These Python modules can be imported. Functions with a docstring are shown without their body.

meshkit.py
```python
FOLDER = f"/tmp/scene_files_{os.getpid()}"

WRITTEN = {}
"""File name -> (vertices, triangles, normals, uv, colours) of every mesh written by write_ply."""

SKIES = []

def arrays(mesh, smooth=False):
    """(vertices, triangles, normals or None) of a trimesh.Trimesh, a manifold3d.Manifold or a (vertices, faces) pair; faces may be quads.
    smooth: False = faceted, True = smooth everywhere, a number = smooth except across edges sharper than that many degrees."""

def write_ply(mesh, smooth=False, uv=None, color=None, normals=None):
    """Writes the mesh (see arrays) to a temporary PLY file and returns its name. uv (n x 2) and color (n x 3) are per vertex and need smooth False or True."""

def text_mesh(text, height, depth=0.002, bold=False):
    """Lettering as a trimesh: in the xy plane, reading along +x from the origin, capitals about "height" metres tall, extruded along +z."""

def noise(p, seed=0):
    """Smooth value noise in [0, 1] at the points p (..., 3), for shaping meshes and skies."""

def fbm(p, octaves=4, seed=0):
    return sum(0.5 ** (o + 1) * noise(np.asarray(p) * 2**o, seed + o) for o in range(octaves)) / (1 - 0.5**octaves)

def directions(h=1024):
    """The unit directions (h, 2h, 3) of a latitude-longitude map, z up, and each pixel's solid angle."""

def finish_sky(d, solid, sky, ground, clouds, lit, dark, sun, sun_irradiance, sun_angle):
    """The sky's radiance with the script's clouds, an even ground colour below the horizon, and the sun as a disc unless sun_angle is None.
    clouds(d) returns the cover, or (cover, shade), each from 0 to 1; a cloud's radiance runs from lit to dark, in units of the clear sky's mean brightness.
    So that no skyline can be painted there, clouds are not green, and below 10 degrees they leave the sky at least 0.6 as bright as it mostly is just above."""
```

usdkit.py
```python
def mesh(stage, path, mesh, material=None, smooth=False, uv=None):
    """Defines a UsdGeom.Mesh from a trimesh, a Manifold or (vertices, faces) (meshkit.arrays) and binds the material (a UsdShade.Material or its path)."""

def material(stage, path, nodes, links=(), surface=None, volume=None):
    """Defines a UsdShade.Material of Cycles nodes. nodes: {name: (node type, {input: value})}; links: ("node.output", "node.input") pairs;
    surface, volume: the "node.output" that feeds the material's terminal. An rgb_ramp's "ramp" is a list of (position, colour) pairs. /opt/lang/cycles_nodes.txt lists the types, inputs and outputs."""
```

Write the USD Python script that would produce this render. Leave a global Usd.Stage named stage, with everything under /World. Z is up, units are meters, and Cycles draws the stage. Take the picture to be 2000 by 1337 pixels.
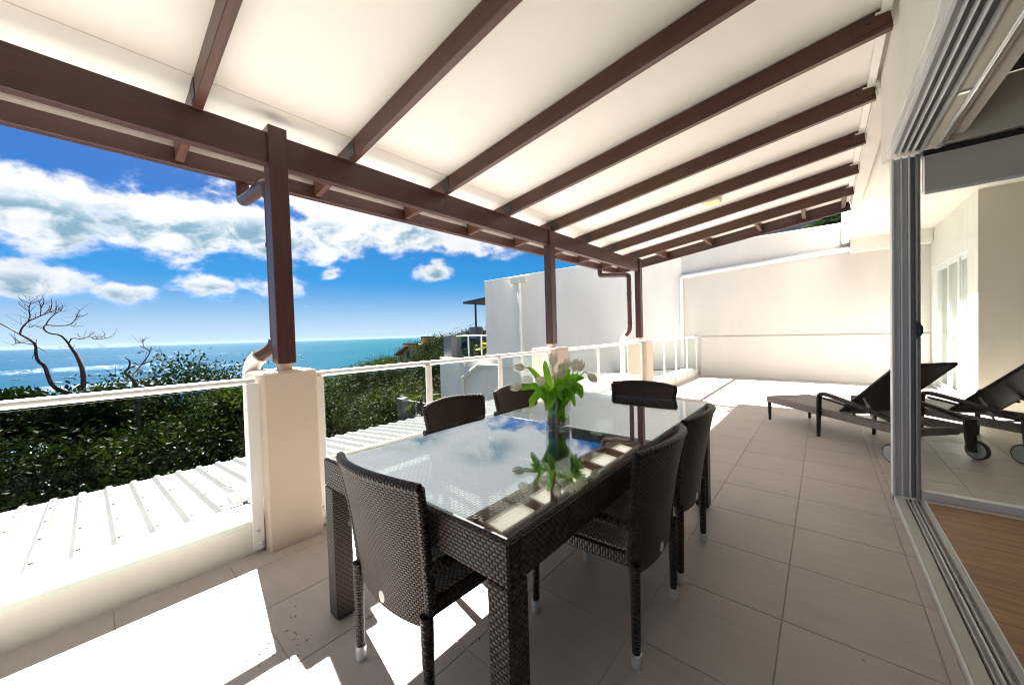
import math
import numpy as np
import usdkit
import meshkit
from pxr import Gf, Sdf, Usd, UsdGeom, UsdLux, UsdShade, Vt

stage = Usd.Stage.CreateInMemory()
UsdGeom.SetStageUpAxis(stage, "Z")
UsdGeom.SetStageMetersPerUnit(stage, 1.0)
UsdGeom.Xform.Define(stage, "/World")
UsdGeom.Scope.Define(stage, "/World/Looks")
T = Sdf.ValueTypeNames

# ------------------------------------------------------------------ camera, sky, sun, exposure
CAM_H, YAW, PITCH, ROLL = 1.30, 0.708, -0.0235, 0.029
EXPOSURE = 2.86
HAZE = 4e-6
SKY_STRENGTH = 0.05
SUN_INTENSITY = 1.25
SUN_EL = math.radians(46.4)
SUN_AZ = math.atan2(-0.986, 0.165)          # atan2(x, y) of the direction towards the sun
SUN = np.array([math.sin(SUN_AZ) * math.cos(SUN_EL), math.cos(SUN_AZ) * math.cos(SUN_EL), math.sin(SUN_EL)])

cam = UsdGeom.Camera.Define(stage, "/World/camera")
fw = np.array([-math.sin(YAW) * math.cos(PITCH), math.cos(YAW) * math.cos(PITCH), math.sin(PITCH)])
r0 = np.array([math.cos(YAW), math.sin(YAW), 0.0])
u0 = np.cross(r0, fw)
rt = math.cos(ROLL) * r0 - math.sin(ROLL) * u0
up = math.cos(ROLL) * u0 + math.sin(ROLL) * r0
M = np.eye(4)
M[0, :3], M[1, :3], M[2, :3], M[3, :3] = rt, up, -fw, (0, 0, CAM_H)
cam.AddTransformOp().Set(Gf.Matrix4d(*M.ravel().tolist()))
cam.CreateHorizontalApertureAttr(36.0)
cam.CreateVerticalApertureAttr(36.0 * 1337 / 2000)
cam.CreateFocalLengthAttr(36.0 * 711 / 2000)
cam.CreateClippingRangeAttr(Gf.Vec2f(0.02, 200000))
cam.CreateExposureAttr(EXPOSURE)

sun = UsdLux.DistantLight.Define(stage, "/World/sun")
sun.CreateIntensityAttr(SUN_INTENSITY)
sun.CreateAngleAttr(0.53)
sun.CreateNormalizeAttr(True)
sun.CreateColorAttr(Gf.Vec3f(1.0, 0.955, 0.91))
sx = np.cross([0, 0, 1.0], SUN); sx /= np.linalg.norm(sx)
sy = np.cross(SUN, sx)
S = np.eye(4); S[0, :3], S[1, :3], S[2, :3] = sx, sy, SUN
sun.AddTransformOp().Set(Gf.Matrix4d(*S.ravel().tolist()))


# ------------------------------------------------------------------ node graph helper
class G:
    """Collects shader nodes and links for usdkit.material."""
    def __init__(self):
        self.n, self.l, self.k = {}, [], 0

    def add(self, kind, _out=None, **inp):
        self.k += 1
        name = f"n{self.k}"
        vals = {}
        for k, v in inp.items():
            if isinstance(v, str) and "." in v and v.split(".")[0] in self.n:
                self.l.append((v, f"{name}.{k}"))
            else:
                vals[k] = v
        self.n[name] = (kind, vals)
        return f"{name}.{_out}" if _out else name

    def math(self, op, a, b=0.0, c=0.0, clamp=False):
        return self.add("math", "value", math_type=op, value1=a, value2=b, value3=c, use_clamp=clamp)

    def rng(self, v, a, b, c=0.0, d=1.0, smooth=True):
        return self.add("map_range", "result", range_type="smoothstep" if smooth else "linear", value=v, from_min=a, from_max=b, to_min=c, to_max=d, clamp=True)

    def mix(self, fac, a, b, t="mix"):
        return self.add("mix", "color", mix_type=t, fac=fac, color1=a, color2=b)

    def make(self, name, surface=None, volume=None):
        return usdkit.material(stage, f"/World/Looks/{name}", self.n, self.l, surface=surface, volume=volume)


def sky_material():
    g = G()
    d = g.add("texture_coordinate", "generated")
    sky = g.add("sky_texture", "color", sky_type="single_scattering", sun_disc=False, sun_elevation=SUN_EL, sun_rotation=SUN_AZ,
                altitude=60.0, air_density=0.14, aerosol_density=0.1, ozone_density=3.0)
    sky = g.add("hsv", "color", saturation=1.3, value=1.0, color=sky)
    sep = g.add("separate_xyz", vector=d)
    X, Y, Z = f"{sep}.x", f"{sep}.y", f"{sep}.z"
    az = g.math("degrees", g.math("arctan2", X, Y))
    el = g.math("degrees", g.math("arcsine", Z))
    # billow noise in direction space, a little flattened
    dv = g.add("mapping", "vector", vector=d, scale=(1.0, 1.0, 1.7))
    n1 = g.add("noise_texture", "fac", vector=dv, scale=11.0, detail=9.0, roughness=0.56, distortion=0.25)
    n2 = g.add("noise_texture", "fac", vector=dv, scale=34.0, detail=6.0, roughness=0.6)
    n = g.math("add", g.math("multiply", g.math("subtract", n1, 0.5), 3.1), g.math("multiply", g.math("subtract", n2, 0.5), 1.0))
    # large cumulus masses: azimuth, elevation, half width, half height, weight
    blobs = [(-93, 13.0, 8, 4.4, 1.1), (-84, 13.4, 8, 4.2, 1.2), (-74, 14.0, 8, 4.0, 1.1), (-66, 14.6, 8, 3.6, 1.15), (-57, 16.0, 6, 3.0, 1.0),
             (-93, 6.3, 4.5, 2.3, 1.05), (-87, 5.6, 4.0, 1.3, 0.9), (-80, 6.6, 4.5, 1.7, 1.0), (-74, 7.0, 5.0, 1.8, 1.05),
             (-66.3, 9.3, 2.4, 1.5, .85), (-52.5, 9.8, 3.4, 1.7, .95), (-51.8, 11.2, 1.8, 1.6, .9), (-68, 11.6, 3.0, 2.2, 0.95),
             (-88, 21.5, 9, 1.2, 0.62), (-63, 4.6, 12, .35, 0.55), (-70, 2.2, 16, 1.1, 0.35), (-45, 12.5, 2.5, 1.0, .7),
             (-58, 11.8, 1.6, .9, .6), (-55, 2.6, 6, 1.6, 0.5), (-45, 19, 6, 3, .8), (-52, 20.6, 22, 7.0, 1.8)]
    tot = low = None
    for a, e, w, h, k in blobs:
        ea = g.math("multiply", g.math("subtract", az, float(a)), 1.0 / w)
        ee = g.math("multiply", g.math("subtract", el, float(e)), 1.0 / h)
        r2 = g.math("multiply_add", ea, ea, g.math("multiply", ee, ee))
        v = g.math("multiply", g.math("exponent", g.math("multiply", r2, -0.8)), float(k))
        tot = v if tot is None else g.math("maximum", tot, v)
        if 1.2 < h < 7:
            b = g.math("multiply", v, g.math("multiply_add", ee, -0.55, 0.55, clamp=True))
            low = b if low is None else g.math("maximum", low, b)
    # general broken cumulus cover over the rest of the sky
    zc = g.math("add", g.math("maximum", Z, 0.0), 0.16)
    pl = g.add("combine_xyz", "vector", x=g.math("divide", X, zc), y=g.math("divide", Y, zc), z=3.7)
    nb = g.add("noise_texture", "fac", vector=pl, scale=1.05, detail=8.0, roughness=0.55, distortion=0.2)
    wide = g.math("multiply", g.rng(nb, 0.42, 0.60), g.rng(el, 15.0, 24.0))
    tot = g.math("maximum", tot, g.math("multiply", wide, 1.05))
    dens = g.math("add", tot, g.math("multiply", n, 0.50))
    cover = g.rng(dens, 0.44, 0.84)
    thick = g.rng(dens, 0.62, 1.0)
    nsh = g.add("noise_texture", "fac", vector=dv, scale=15.0, detail=7.0, roughness=0.6, distortion=0.4)
    under = low
    shade = g.math("multiply", g.math("multiply", thick, g.rng(nsh, 0.36, 0.62)), g.rng(under, 0.18, 0.62))
    # clouds close to the sun's direction are lit through and much brighter
    cs = g.add("vector_math", "value", math_type="dot_product", vector1=d, vector2=tuple(SUN))
    near = g.math("multiply_add", g.math("power", g.math("maximum", cs, 0.0), 6.0), 0.9, 1.0)
    lit = (2.35, 2.4, 2.45)
    dark = (0.62, 1.04, 1.30)
    ccol = g.mix(shade, lit, dark)
    nv = g.add("combine_xyz", "vector", x=near, y=near, z=near)
    ccol = g.mix(1.0, ccol, nv, "multiply")
    col = g.mix(g.math("multiply", cover, 0.97), sky, ccol)
    # pale air towards the horizon
    air = g.mix(g.rng(el, 9.0, -0.5), g.mix(g.rng(el, 20.0, 8.0), (0.02, 0.52, 1.72), (0.12, 0.98, 2.05)), (1.65, 2.10, 2.32))
    col = g.mix(g.math("multiply", g.rng(el, 34.0, 2.0, 0.0, 0.92), g.math("subtract", 1.0, g.math("multiply", cover, g.rng(el, 1.0, 6.0, 0.2, 0.95)))), col, air)
    bg = g.add("background_shader", "background", color=col, strength=SKY_STRENGTH)
    return g.make("sky", surface=bg)


dome = UsdLux.DomeLight.Define(stage, "/World/sky")
UsdShade.MaterialBindingAPI.Apply(dome.GetPrim()).Bind(sky_material())
dome.GetPrim().SetCustomDataByKey("kind", "structure")
dome.GetPrim().SetCustomDataByKey("label", "blue sky with white cumulus clouds over the sea")
dome.GetPrim().SetCustomDataByKey("category", "sky")

# ------------------------------------------------------------------ materials
MAT = {}


def simple(name, color, rough=0.5, metallic=0.0, vary=0.0, vscale=6.0, bump=0.0, bscale=200.0, spec=0.5, rnd=0.0, streak=None, coat=0.0):
    g = G()
    tc = g.add("texture_coordinate", "object")
    c = tuple(color)
    if vary:
        vec = tc if streak is None else g.add("mapping", "vector", vector=tc, scale=streak)
        nz = g.add("noise_texture", "fac", vector=vec, scale=vscale, detail=5.0, roughness=0.6)
        c = g.mix(g.rng(nz, 0.3, 0.7), tuple(x * (1 - vary) for x in color), tuple(x * (1 + vary) for x in color))
    if rnd:
        oi = g.add("object_info", "random")
        c = g.mix(1.0, c, g.add("combine_xyz", "vector", x=g.rng(oi, 0, 1, 1 - rnd, 1 + rnd, False), y=g.rng(oi, 0, 1, 1 - rnd, 1 + rnd, False), z=g.rng(oi, 0, 1, 1 - rnd, 1 + rnd, False)), "multiply")
    kw = dict(base_color=c, roughness=rough, metallic=metallic, specular_ior_level=spec, coat_weight=coat)
    if bump:
        nb = g.add("noise_texture", "fac", vector=tc, scale=bscale, detail=3.0)
        kw["normal"] = g.add("bump", "normal", height=nb, strength=bump, distance=0.004)
    p = g.add("principled_bsdf", "BSDF", **kw)
    MAT[name] = g.make(name, surface=p)
    return MAT[name]


simple("render_white", (0.72, 0.68, 0.615), 0.75, vary=0.045, vscale=1.1, bump=0.25, bscale=160)
simple("render_bounce_tan", (0.59, 0.48, 0.385), 0.75, vary=0.03, vscale=2.0, bump=0.3, bscale=160)  # white piers: warm light bounced off the floor is put into this colour
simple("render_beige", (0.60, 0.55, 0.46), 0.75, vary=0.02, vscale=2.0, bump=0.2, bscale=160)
simple("ceiling_sheet", (0.84, 0.80, 0.74), 0.6, vary=0.015, vscale=2.0)
simple("white_paint", (0.80, 0.78, 0.74), 0.4)
simple("rail_white", (0.80, 0.78, 0.75), 0.3, coat=0.2)
simple("pipe_cream", (0.78, 0.74, 0.67), 0.45)
simple("pipe_brown", (0.065, 0.03, 0.024), 0.35)
simple("aluminium", (0.78, 0.77, 0.76), 0.4)
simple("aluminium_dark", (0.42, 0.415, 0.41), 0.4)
simple("track_dark", (0.05, 0.05, 0.052), 0.5)
simple("sill_beige", (0.50, 0.48, 0.44), 0.45, vary=0.05)
simple("steel", (0.66, 0.66, 0.66), 0.26, metallic=0.5)
simple("rubber", (0.015, 0.015, 0.016), 0.6)
simple("decal_grey", (0.5, 0.5, 0.48), 0.5)
simple("tag_white", (0.75, 0.72, 0.66), 0.4)
def blind():
    g = G()
    tc = g.add("texture_coordinate", "object")
    m = g.add("mapping", "vector", vector=tc, scale=(40.0, 1.0, 900.0))
    nz = g.add("noise_texture", "fac", vector=m, scale=1.0, detail=2.0)
    c = g.mix(nz, (0.50, 0.49, 0.47), (0.66, 0.65, 0.62))
    a = g.add("diffuse_bsdf", "BSDF", color=c)
    b = g.add("translucent_bsdf", "BSDF", color=c)
    MAT["blind_grey"] = g.make("blind_grey", surface=g.add("mix_closure", "closure", fac=0.5, closure1=a, closure2=b))


blind()
simple("grout", (0.42, 0.37, 0.32), 0.8, vary=0.1, vscale=5)
simple("interior_wall", (0.72, 0.67, 0.60), 0.8)
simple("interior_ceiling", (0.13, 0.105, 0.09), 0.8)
simple("metal_roof", (0.60, 0.60, 0.59), 0.8, vary=0.03, vscale=1.5, spec=0.1)
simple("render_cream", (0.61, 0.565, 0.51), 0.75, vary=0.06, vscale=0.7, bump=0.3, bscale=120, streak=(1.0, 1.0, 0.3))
simple("metal_rib_shaded", (0.135, 0.135, 0.133), 0.8, vary=0.05, vscale=3, spec=0.1)  # far darker than the white sheet: shade of the rib flanks painted in
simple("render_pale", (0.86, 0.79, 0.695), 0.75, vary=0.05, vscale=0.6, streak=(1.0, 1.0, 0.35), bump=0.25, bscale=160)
simple("screw_dark", (0.03, 0.03, 0.03), 0.5)
simple("wheel_grey", (0.42, 0.44, 0.42), 0.5)
simple("curtain", (0.80, 0.80, 0.80), 0.8)
simple("bark_dead", (0.05, 0.028, 0.024), 0.8, vary=0.3, vscale=8)
simple("bark", (0.06, 0.045, 0.032), 0.85, vary=0.25, vscale=6)
simple("roof_charcoal", (0.03, 0.033, 0.036), 0.5)
simple("render_yellow", (0.42, 0.27, 0.09), 0.75)
simple("terracotta", (0.32, 0.09, 0.05), 0.75, vary=0.2, vscale=3)
simple("window_dark", (0.02, 0.025, 0.03), 0.1)
simple("render_grey", (0.15, 0.165, 0.175), 0.75)
simple("hull_white", (0.55, 0.56, 0.58), 0.35)
simple("hull_backlit", (0.03, 0.04, 0.06), 0.35)  # shade of hulls and masts seen against the sun, painted as dark colour
simple("island_rock", (0.10, 0.135, 0.15), 1.0, spec=0.0)
simple("soil", (0.010, 0.014, 0.006), 0.95, vary=0.4, vscale=0.5, spec=0.0)
simple("strap_black", (0.012, 0.012, 0.014), 0.35)
simple("flower_orange", (0.6, 0.16, 0.03), 0.6)
simple("lamp_frame", (0.55, 0.5, 0.42), 0.4)
simple("pvc_white", (0.82, 0.80, 0.76), 0.35)


def timber():
    g = G()
    uv = g.add("attribute", "vector", attribute="st")
    m = g.add("mapping", "vector", vector=uv, scale=(90.0, 3.0, 1.0))
    nz = g.add("noise_texture", "fac", vector=m, scale=1.0, detail=6.0, roughness=0.65, distortion=0.6)
    m2 = g.add("mapping", "vector", vector=uv, scale=(6.0, 0.8, 1.0))
    n2 = g.add("noise_texture", "fac", vector=m2, scale=1.0, detail=3.0)
    oi = g.add("object_info", "random")
    f = g.math("add", g.math("multiply", nz, 0.6), g.math("multiply", n2, 0.5))
    c = g.mix(g.rng(f, 0.35, 0.72), (0.042, 0.0155, 0.0105), (0.112, 0.043, 0.027))
    c = g.mix(g.math("multiply", oi, 0.35), c, (0.065, 0.028, 0.02))
    nb = g.add("bump", "normal", height=nz, strength=0.25, distance=0.002)
    p = g.add("principled_bsdf", "BSDF", base_color=c, roughness=0.42, normal=nb, specular_ior_level=0.45)
    MAT["timber"] = g.make("timber", surface=p)


timber()


def painted_timber():
    g = G()
    uv = g.add("attribute", "vector", attribute="st")
    m = g.add("mapping", "vector", vector=uv, scale=(70.0, 2.0, 1.0))
    nz = g.add("noise_texture", "fac", vector=m, scale=1.0, detail=5.0, roughness=0.6)
    c = g.mix(g.rng(nz, 0.3, 0.7), (0.046, 0.0185, 0.0155), (0.072, 0.030, 0.025))
    nb = g.add("bump", "normal", height=nz, strength=0.12, distance=0.002)
    p = g.add("principled_bsdf", "BSDF", base_color=c, roughness=0.38, normal=nb)
    MAT["painted_timber"] = g.make("painted_timber", surface=p)


painted_timber()


def weave(name, light, dark, su=0.022, sv=0.0122, rough=0.42, tone=0.35, strength=0.9, holes=False):
    """Flat plastic strands in a basket weave: bricks of strand over the gaps, by the uv in metres."""
    g = G()
    uv = g.add("attribute", "vector", attribute="st")
    sep = g.add("separate_xyz", vector=uv)
    row = g.math("floor", g.math("divide", f"{sep}.y", sv))
    fy = g.math("fraction", g.math("divide", f"{sep}.y", sv))
    off = g.math("multiply", g.math("floored_modulo", row, 2.0), 0.5)
    ux = g.math("add", g.math("divide", f"{sep}.x", su), off)
    fx = g.math("fraction", ux)
    col = g.math("floor", ux)
    hx = g.math("sine", g.math("multiply", fx, math.pi))
    hy = g.math("sine", g.math("multiply", fy, math.pi))
    h = g.math("multiply", g.math("power", hx, 0.55), g.math("power", hy, 0.5))
    wn = g.add("white_noise_texture", "value", dimensions="2D", vector=g.add("combine_xyz", "vector", x=col, y=row, z=0.0))
    tonen = g.math("multiply", wn, tone)
    c = g.mix(g.rng(h, 0.25, 0.85), dark, g.mix(tonen, light, tuple(x * 1.7 for x in light)))
    nb = g.add("bump", "normal", height=h, strength=strength, distance=0.004)
    p = g.add("principled_bsdf", "BSDF", base_color=c, roughness=rough, normal=nb, specular_ior_level=0.28)
    if holes:
        tr = g.add("transparent_bsdf", "BSDF", color=(1.0, 1.0, 1.0))
        p = g.add("mix_closure", "closure", fac=g.rng(h, 0.20, 0.25, 1.0, 0.0), closure1=p, closure2=tr)
    MAT[name] = g.make(name, surface=p)


weave("wicker", (0.058, 0.034, 0.025), (0.008, 0.005, 0.0045))
weave("wicker_fine", (0.068, 0.037, 0.026), (0.007, 0.0045, 0.004), 0.020, 0.0098)
weave("wicker_open", (0.058, 0.034, 0.025), (0.008, 0.005, 0.0045), 0.024, 0.014, holes=True)
weave("wicker_bind", (0.045, 0.029, 0.023), (0.006, 0.004, 0.004), 0.034, 0.0115, rough=0.35)
weave("wicker_grey", (0.34, 0.285, 0.25), (0.012, 0.009, 0.008), 0.021, 0.0105)


def tile_material():
    g = G()
    tc = g.add("texture_coordinate", "object")
    oi = g.add("object_info", "random")
    off = g.add("combine_xyz", "vector", x=g.math("multiply", oi, 37.0), y=g.math("multiply", oi, 91.0), z=0.0)
    v = g.add("vector_math", "vector", math_type="add", vector1=tc, vector2=off)
    m = g.add("mapping", "vector", vector=v, scale=(3.0, 22.0, 1.0))
    n1 = g.add("noise_texture", "fac", vector=m, scale=1.0, detail=6.0, roughness=0.6)
    n2 = g.add("noise_texture", "fac", vector=v, scale=2.2, detail=4.0)
    n3 = g.add("noise_texture", "fac", vector=v, scale=260.0, detail=2.0)
    f = g.math("add", g.math("multiply", n1, 0.5), g.math("multiply", n2, 0.5))
    c = g.mix(g.rng(f, 0.32, 0.68), (0.44, 0.392, 0.360), (0.53, 0.475, 0.438))
    c = g.mix(g.math("multiply", oi, 0.45), c, (0.415, 0.37, 0.345))
    c = g.mix(g.rng(n3, 0.62, 0.75, 0.0, 0.25), c, (0.16, 0.13, 0.11))
    # dried specks and smudges here and there
    sp = g.add("noise_texture", "fac", vector=v, scale=28.0, detail=3.0, roughness=0.7)
    c = g.mix(g.rng(sp, 0.735, 0.80, 0.0, 0.5), c, (0.10, 0.08, 0.065))
    nb = g.add("bump", "normal", height=n1, strength=0.06, distance=0.003)
    r = g.rng(n2, 0.3, 0.7, 0.38, 0.52)
    p = g.add("principled_bsdf", "BSDF", base_color=c, roughness=r, normal=nb, specular_ior_level=0.4)
    MAT["tile"] = g.make("tile", surface=p)


tile_material()


def plank_material():
    g = G()
    tc = g.add("texture_coordinate", "object")
    oi = g.add("object_info", "random")
    off = g.add("combine_xyz", "vector", x=g.math("multiply", oi, 17.0), y=g.math("multiply", oi, 53.0), z=0.0)
    v = g.add("vector_math", "vector", math_type="add", vector1=tc, vector2=off)
    m = g.add("mapping", "vector", vector=v, scale=(1.6, 26.0, 1.0))
    n1 = g.add("noise_texture", "fac", vector=m, scale=1.0, detail=7.0, roughness=0.62, distortion=0.8)
    c = g.mix(g.rng(n1, 0.28, 0.72), (0.18, 0.082, 0.028), (0.42, 0.215, 0.085))
    c = g.mix(g.math("multiply", oi, 0.4), c, (0.27, 0.13, 0.05))
    p = g.add("principled_bsdf", "BSDF", base_color=c, roughness=0.45, normal=g.add("bump", "normal", height=n1, strength=0.1, distance=0.002))
    MAT["plank"] = g.make("plank", surface=p)


plank_material()


def pane(name, tint=(0.93, 0.965, 0.95), ior=1.5, gain=1.0):
    g = G()
    f0 = ((ior - 1) / (ior + 1)) ** 2 * gain
    fc = g.add("layer_weight", "facing", blend=0.5)
    f = g.math("multiply_add", g.math("power", fc, 5.0), 1.0 - f0, f0, clamp=True)
    t = g.add("transparent_bsdf", "BSDF", color=tint)
    s = g.add("glossy_bsdf", "BSDF", color=(0.97, 0.98, 0.98), roughness=0.0)
    m = g.add("mix_closure", "closure", fac=f, closure1=t, closure2=s)
    MAT[name] = g.make(name, surface=m)


pane("glass_pane", gain=0.4)
pane("glass_top", (0.80, 0.88, 0.85), 2.5, 1.65)
pane("glass_edge", (0.25, 0.55, 0.5), 1.5)
pane("vase_glass", (0.955, 0.97, 0.965), 1.5, 1.3)
pane("vase_water", (0.93, 0.90, 0.80), 1.33, 1.0)


def leaf(name, c1, c2, trans=0.35, rough=0.45, vscale=1.9, spec=0.02, tint=(1.5, 1.6, 0.7)):
    g = G()
    oi = g.add("geometry", "random_per_island")
    tc = g.add("texture_coordinate", "object")
    nz = g.add("noise_texture", "fac", vector=tc, scale=vscale, detail=3.0)
    f = g.math("multiply_add", oi, 0.35, g.math("multiply_add", g.rng(nz, 0.36, 0.64), 0.95, -0.2), clamp=True)
    c = g.mix(f, c1, c2)
    p = g.add("diffuse_bsdf", "BSDF", color=c)
    gl = g.add("glossy_bsdf", "BSDF", color=(1.0, 1.0, 1.0), roughness=rough)
    p = g.add("mix_closure", "closure", fac=spec, closure1=p, closure2=gl)
    t = g.add("translucent_bsdf", "BSDF", color=g.mix(1.0, c, tint, "multiply"))
    m = g.add("mix_closure", "closure", fac=trans, closure1=p, closure2=t)
    MAT[name] = g.make(name, surface=m)


leaf("leaf_dark", (0.003, 0.008, 0.002), (0.013, 0.024, 0.004), .15, .35, spec=.006)
leaf("leaf_mid", (0.004, 0.010, 0.0025), (0.026, 0.040, 0.006), .2, .35, spec=.006)
leaf("leaf_light", (0.007, 0.015, 0.003), (0.046, 0.060, 0.008), .33, .35, spec=.006)
leaf("leaf_palm", (0.006, 0.018, 0.006), (0.028, 0.05, 0.014), .25)
leaf("tulip_leaf", (0.17, 0.40, 0.035), (0.36, 0.62, 0.075), 0.6, 0.35, 9.0, 0.04)
leaf("tulip_petal", (0.82, 0.79, 0.66), (0.92, 0.90, 0.84), 0.62, 0.45, 14.0, tint=(1.0, 0.99, 0.93))
leaf("tulip_stem", (0.34, 0.48, 0.13), (0.50, 0.60, 0.22), 0.3)
leaf("leaf_gold", (0.16, 0.17, 0.02), (0.34, 0.32, 0.05))


def sea_material():
    g = G()
    pos = g.add("geometry", "position")
    sep = g.add("separate_xyz", vector=pos)
    # direction from the shore: shallow turquoise towards +y, deeper blue to the left
    ang = g.math("arctan2", f"{sep}.x", f"{sep}.y")
    m = g.add("mapping", "vector", vector=pos, scale=(0.0009, 0.00035, 0.0), rotation=(0, 0, 0.5))
    nb = g.add("noise_texture", "fac", vector=m, scale=1.0, detail=4.0, roughness=0.6)
    t = g.math("add", g.rng(ang, -1.55, -0.95), g.math("multiply", g.math("subtract", nb, 0.5), 1.4), clamp=True)
    c = g.mix(t, (0.0, 0.028, 0.062), (0.002, 0.044, 0.063))
    w1 = g.add("noise_texture", "fac", vector=pos, scale=0.05, detail=5.0, roughness=0.65)
    w2 = g.add("noise_texture", "fac", vector=pos, scale=0.35, detail=4.0, roughness=0.7)
    h = g.math("add", g.math("multiply", w1, 2.2), g.math("multiply", w2, 1.7))
    m2 = g.add("mapping", "vector", vector=pos, scale=(0.0030, 0.00045, 0.0), rotation=(0, 0, 0.12))
    slick = g.add("noise_texture", "fac", vector=m2, scale=1.0, detail=5.0, roughness=0.6, distortion=0.5)
    st = g.rng(slick, 0.36, 0.66, 0.16, 0.75)
    nrm = g.add("bump", "normal", height=h, strength=st, distance=1.0)
    a = g.add("diffuse_bsdf", "BSDF", color=c)
    b = g.add("glossy_bsdf", "BSDF", color=(0.85, 0.98, 1.0), roughness=0.16, normal=nrm)
    p = g.add("mix_closure", "closure", fac=0.075, closure1=a, closure2=b)
    MAT["sea"] = g.make("sea", surface=p)


sea_material()


def emission(name, color, strength):
    g = G()
    MAT[name] = g.make(name, surface=g.add("emission", "emission", color=color, strength=strength))


emission("lamp_glow", (1.0, 0.62, 0.22), 0.30)


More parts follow.
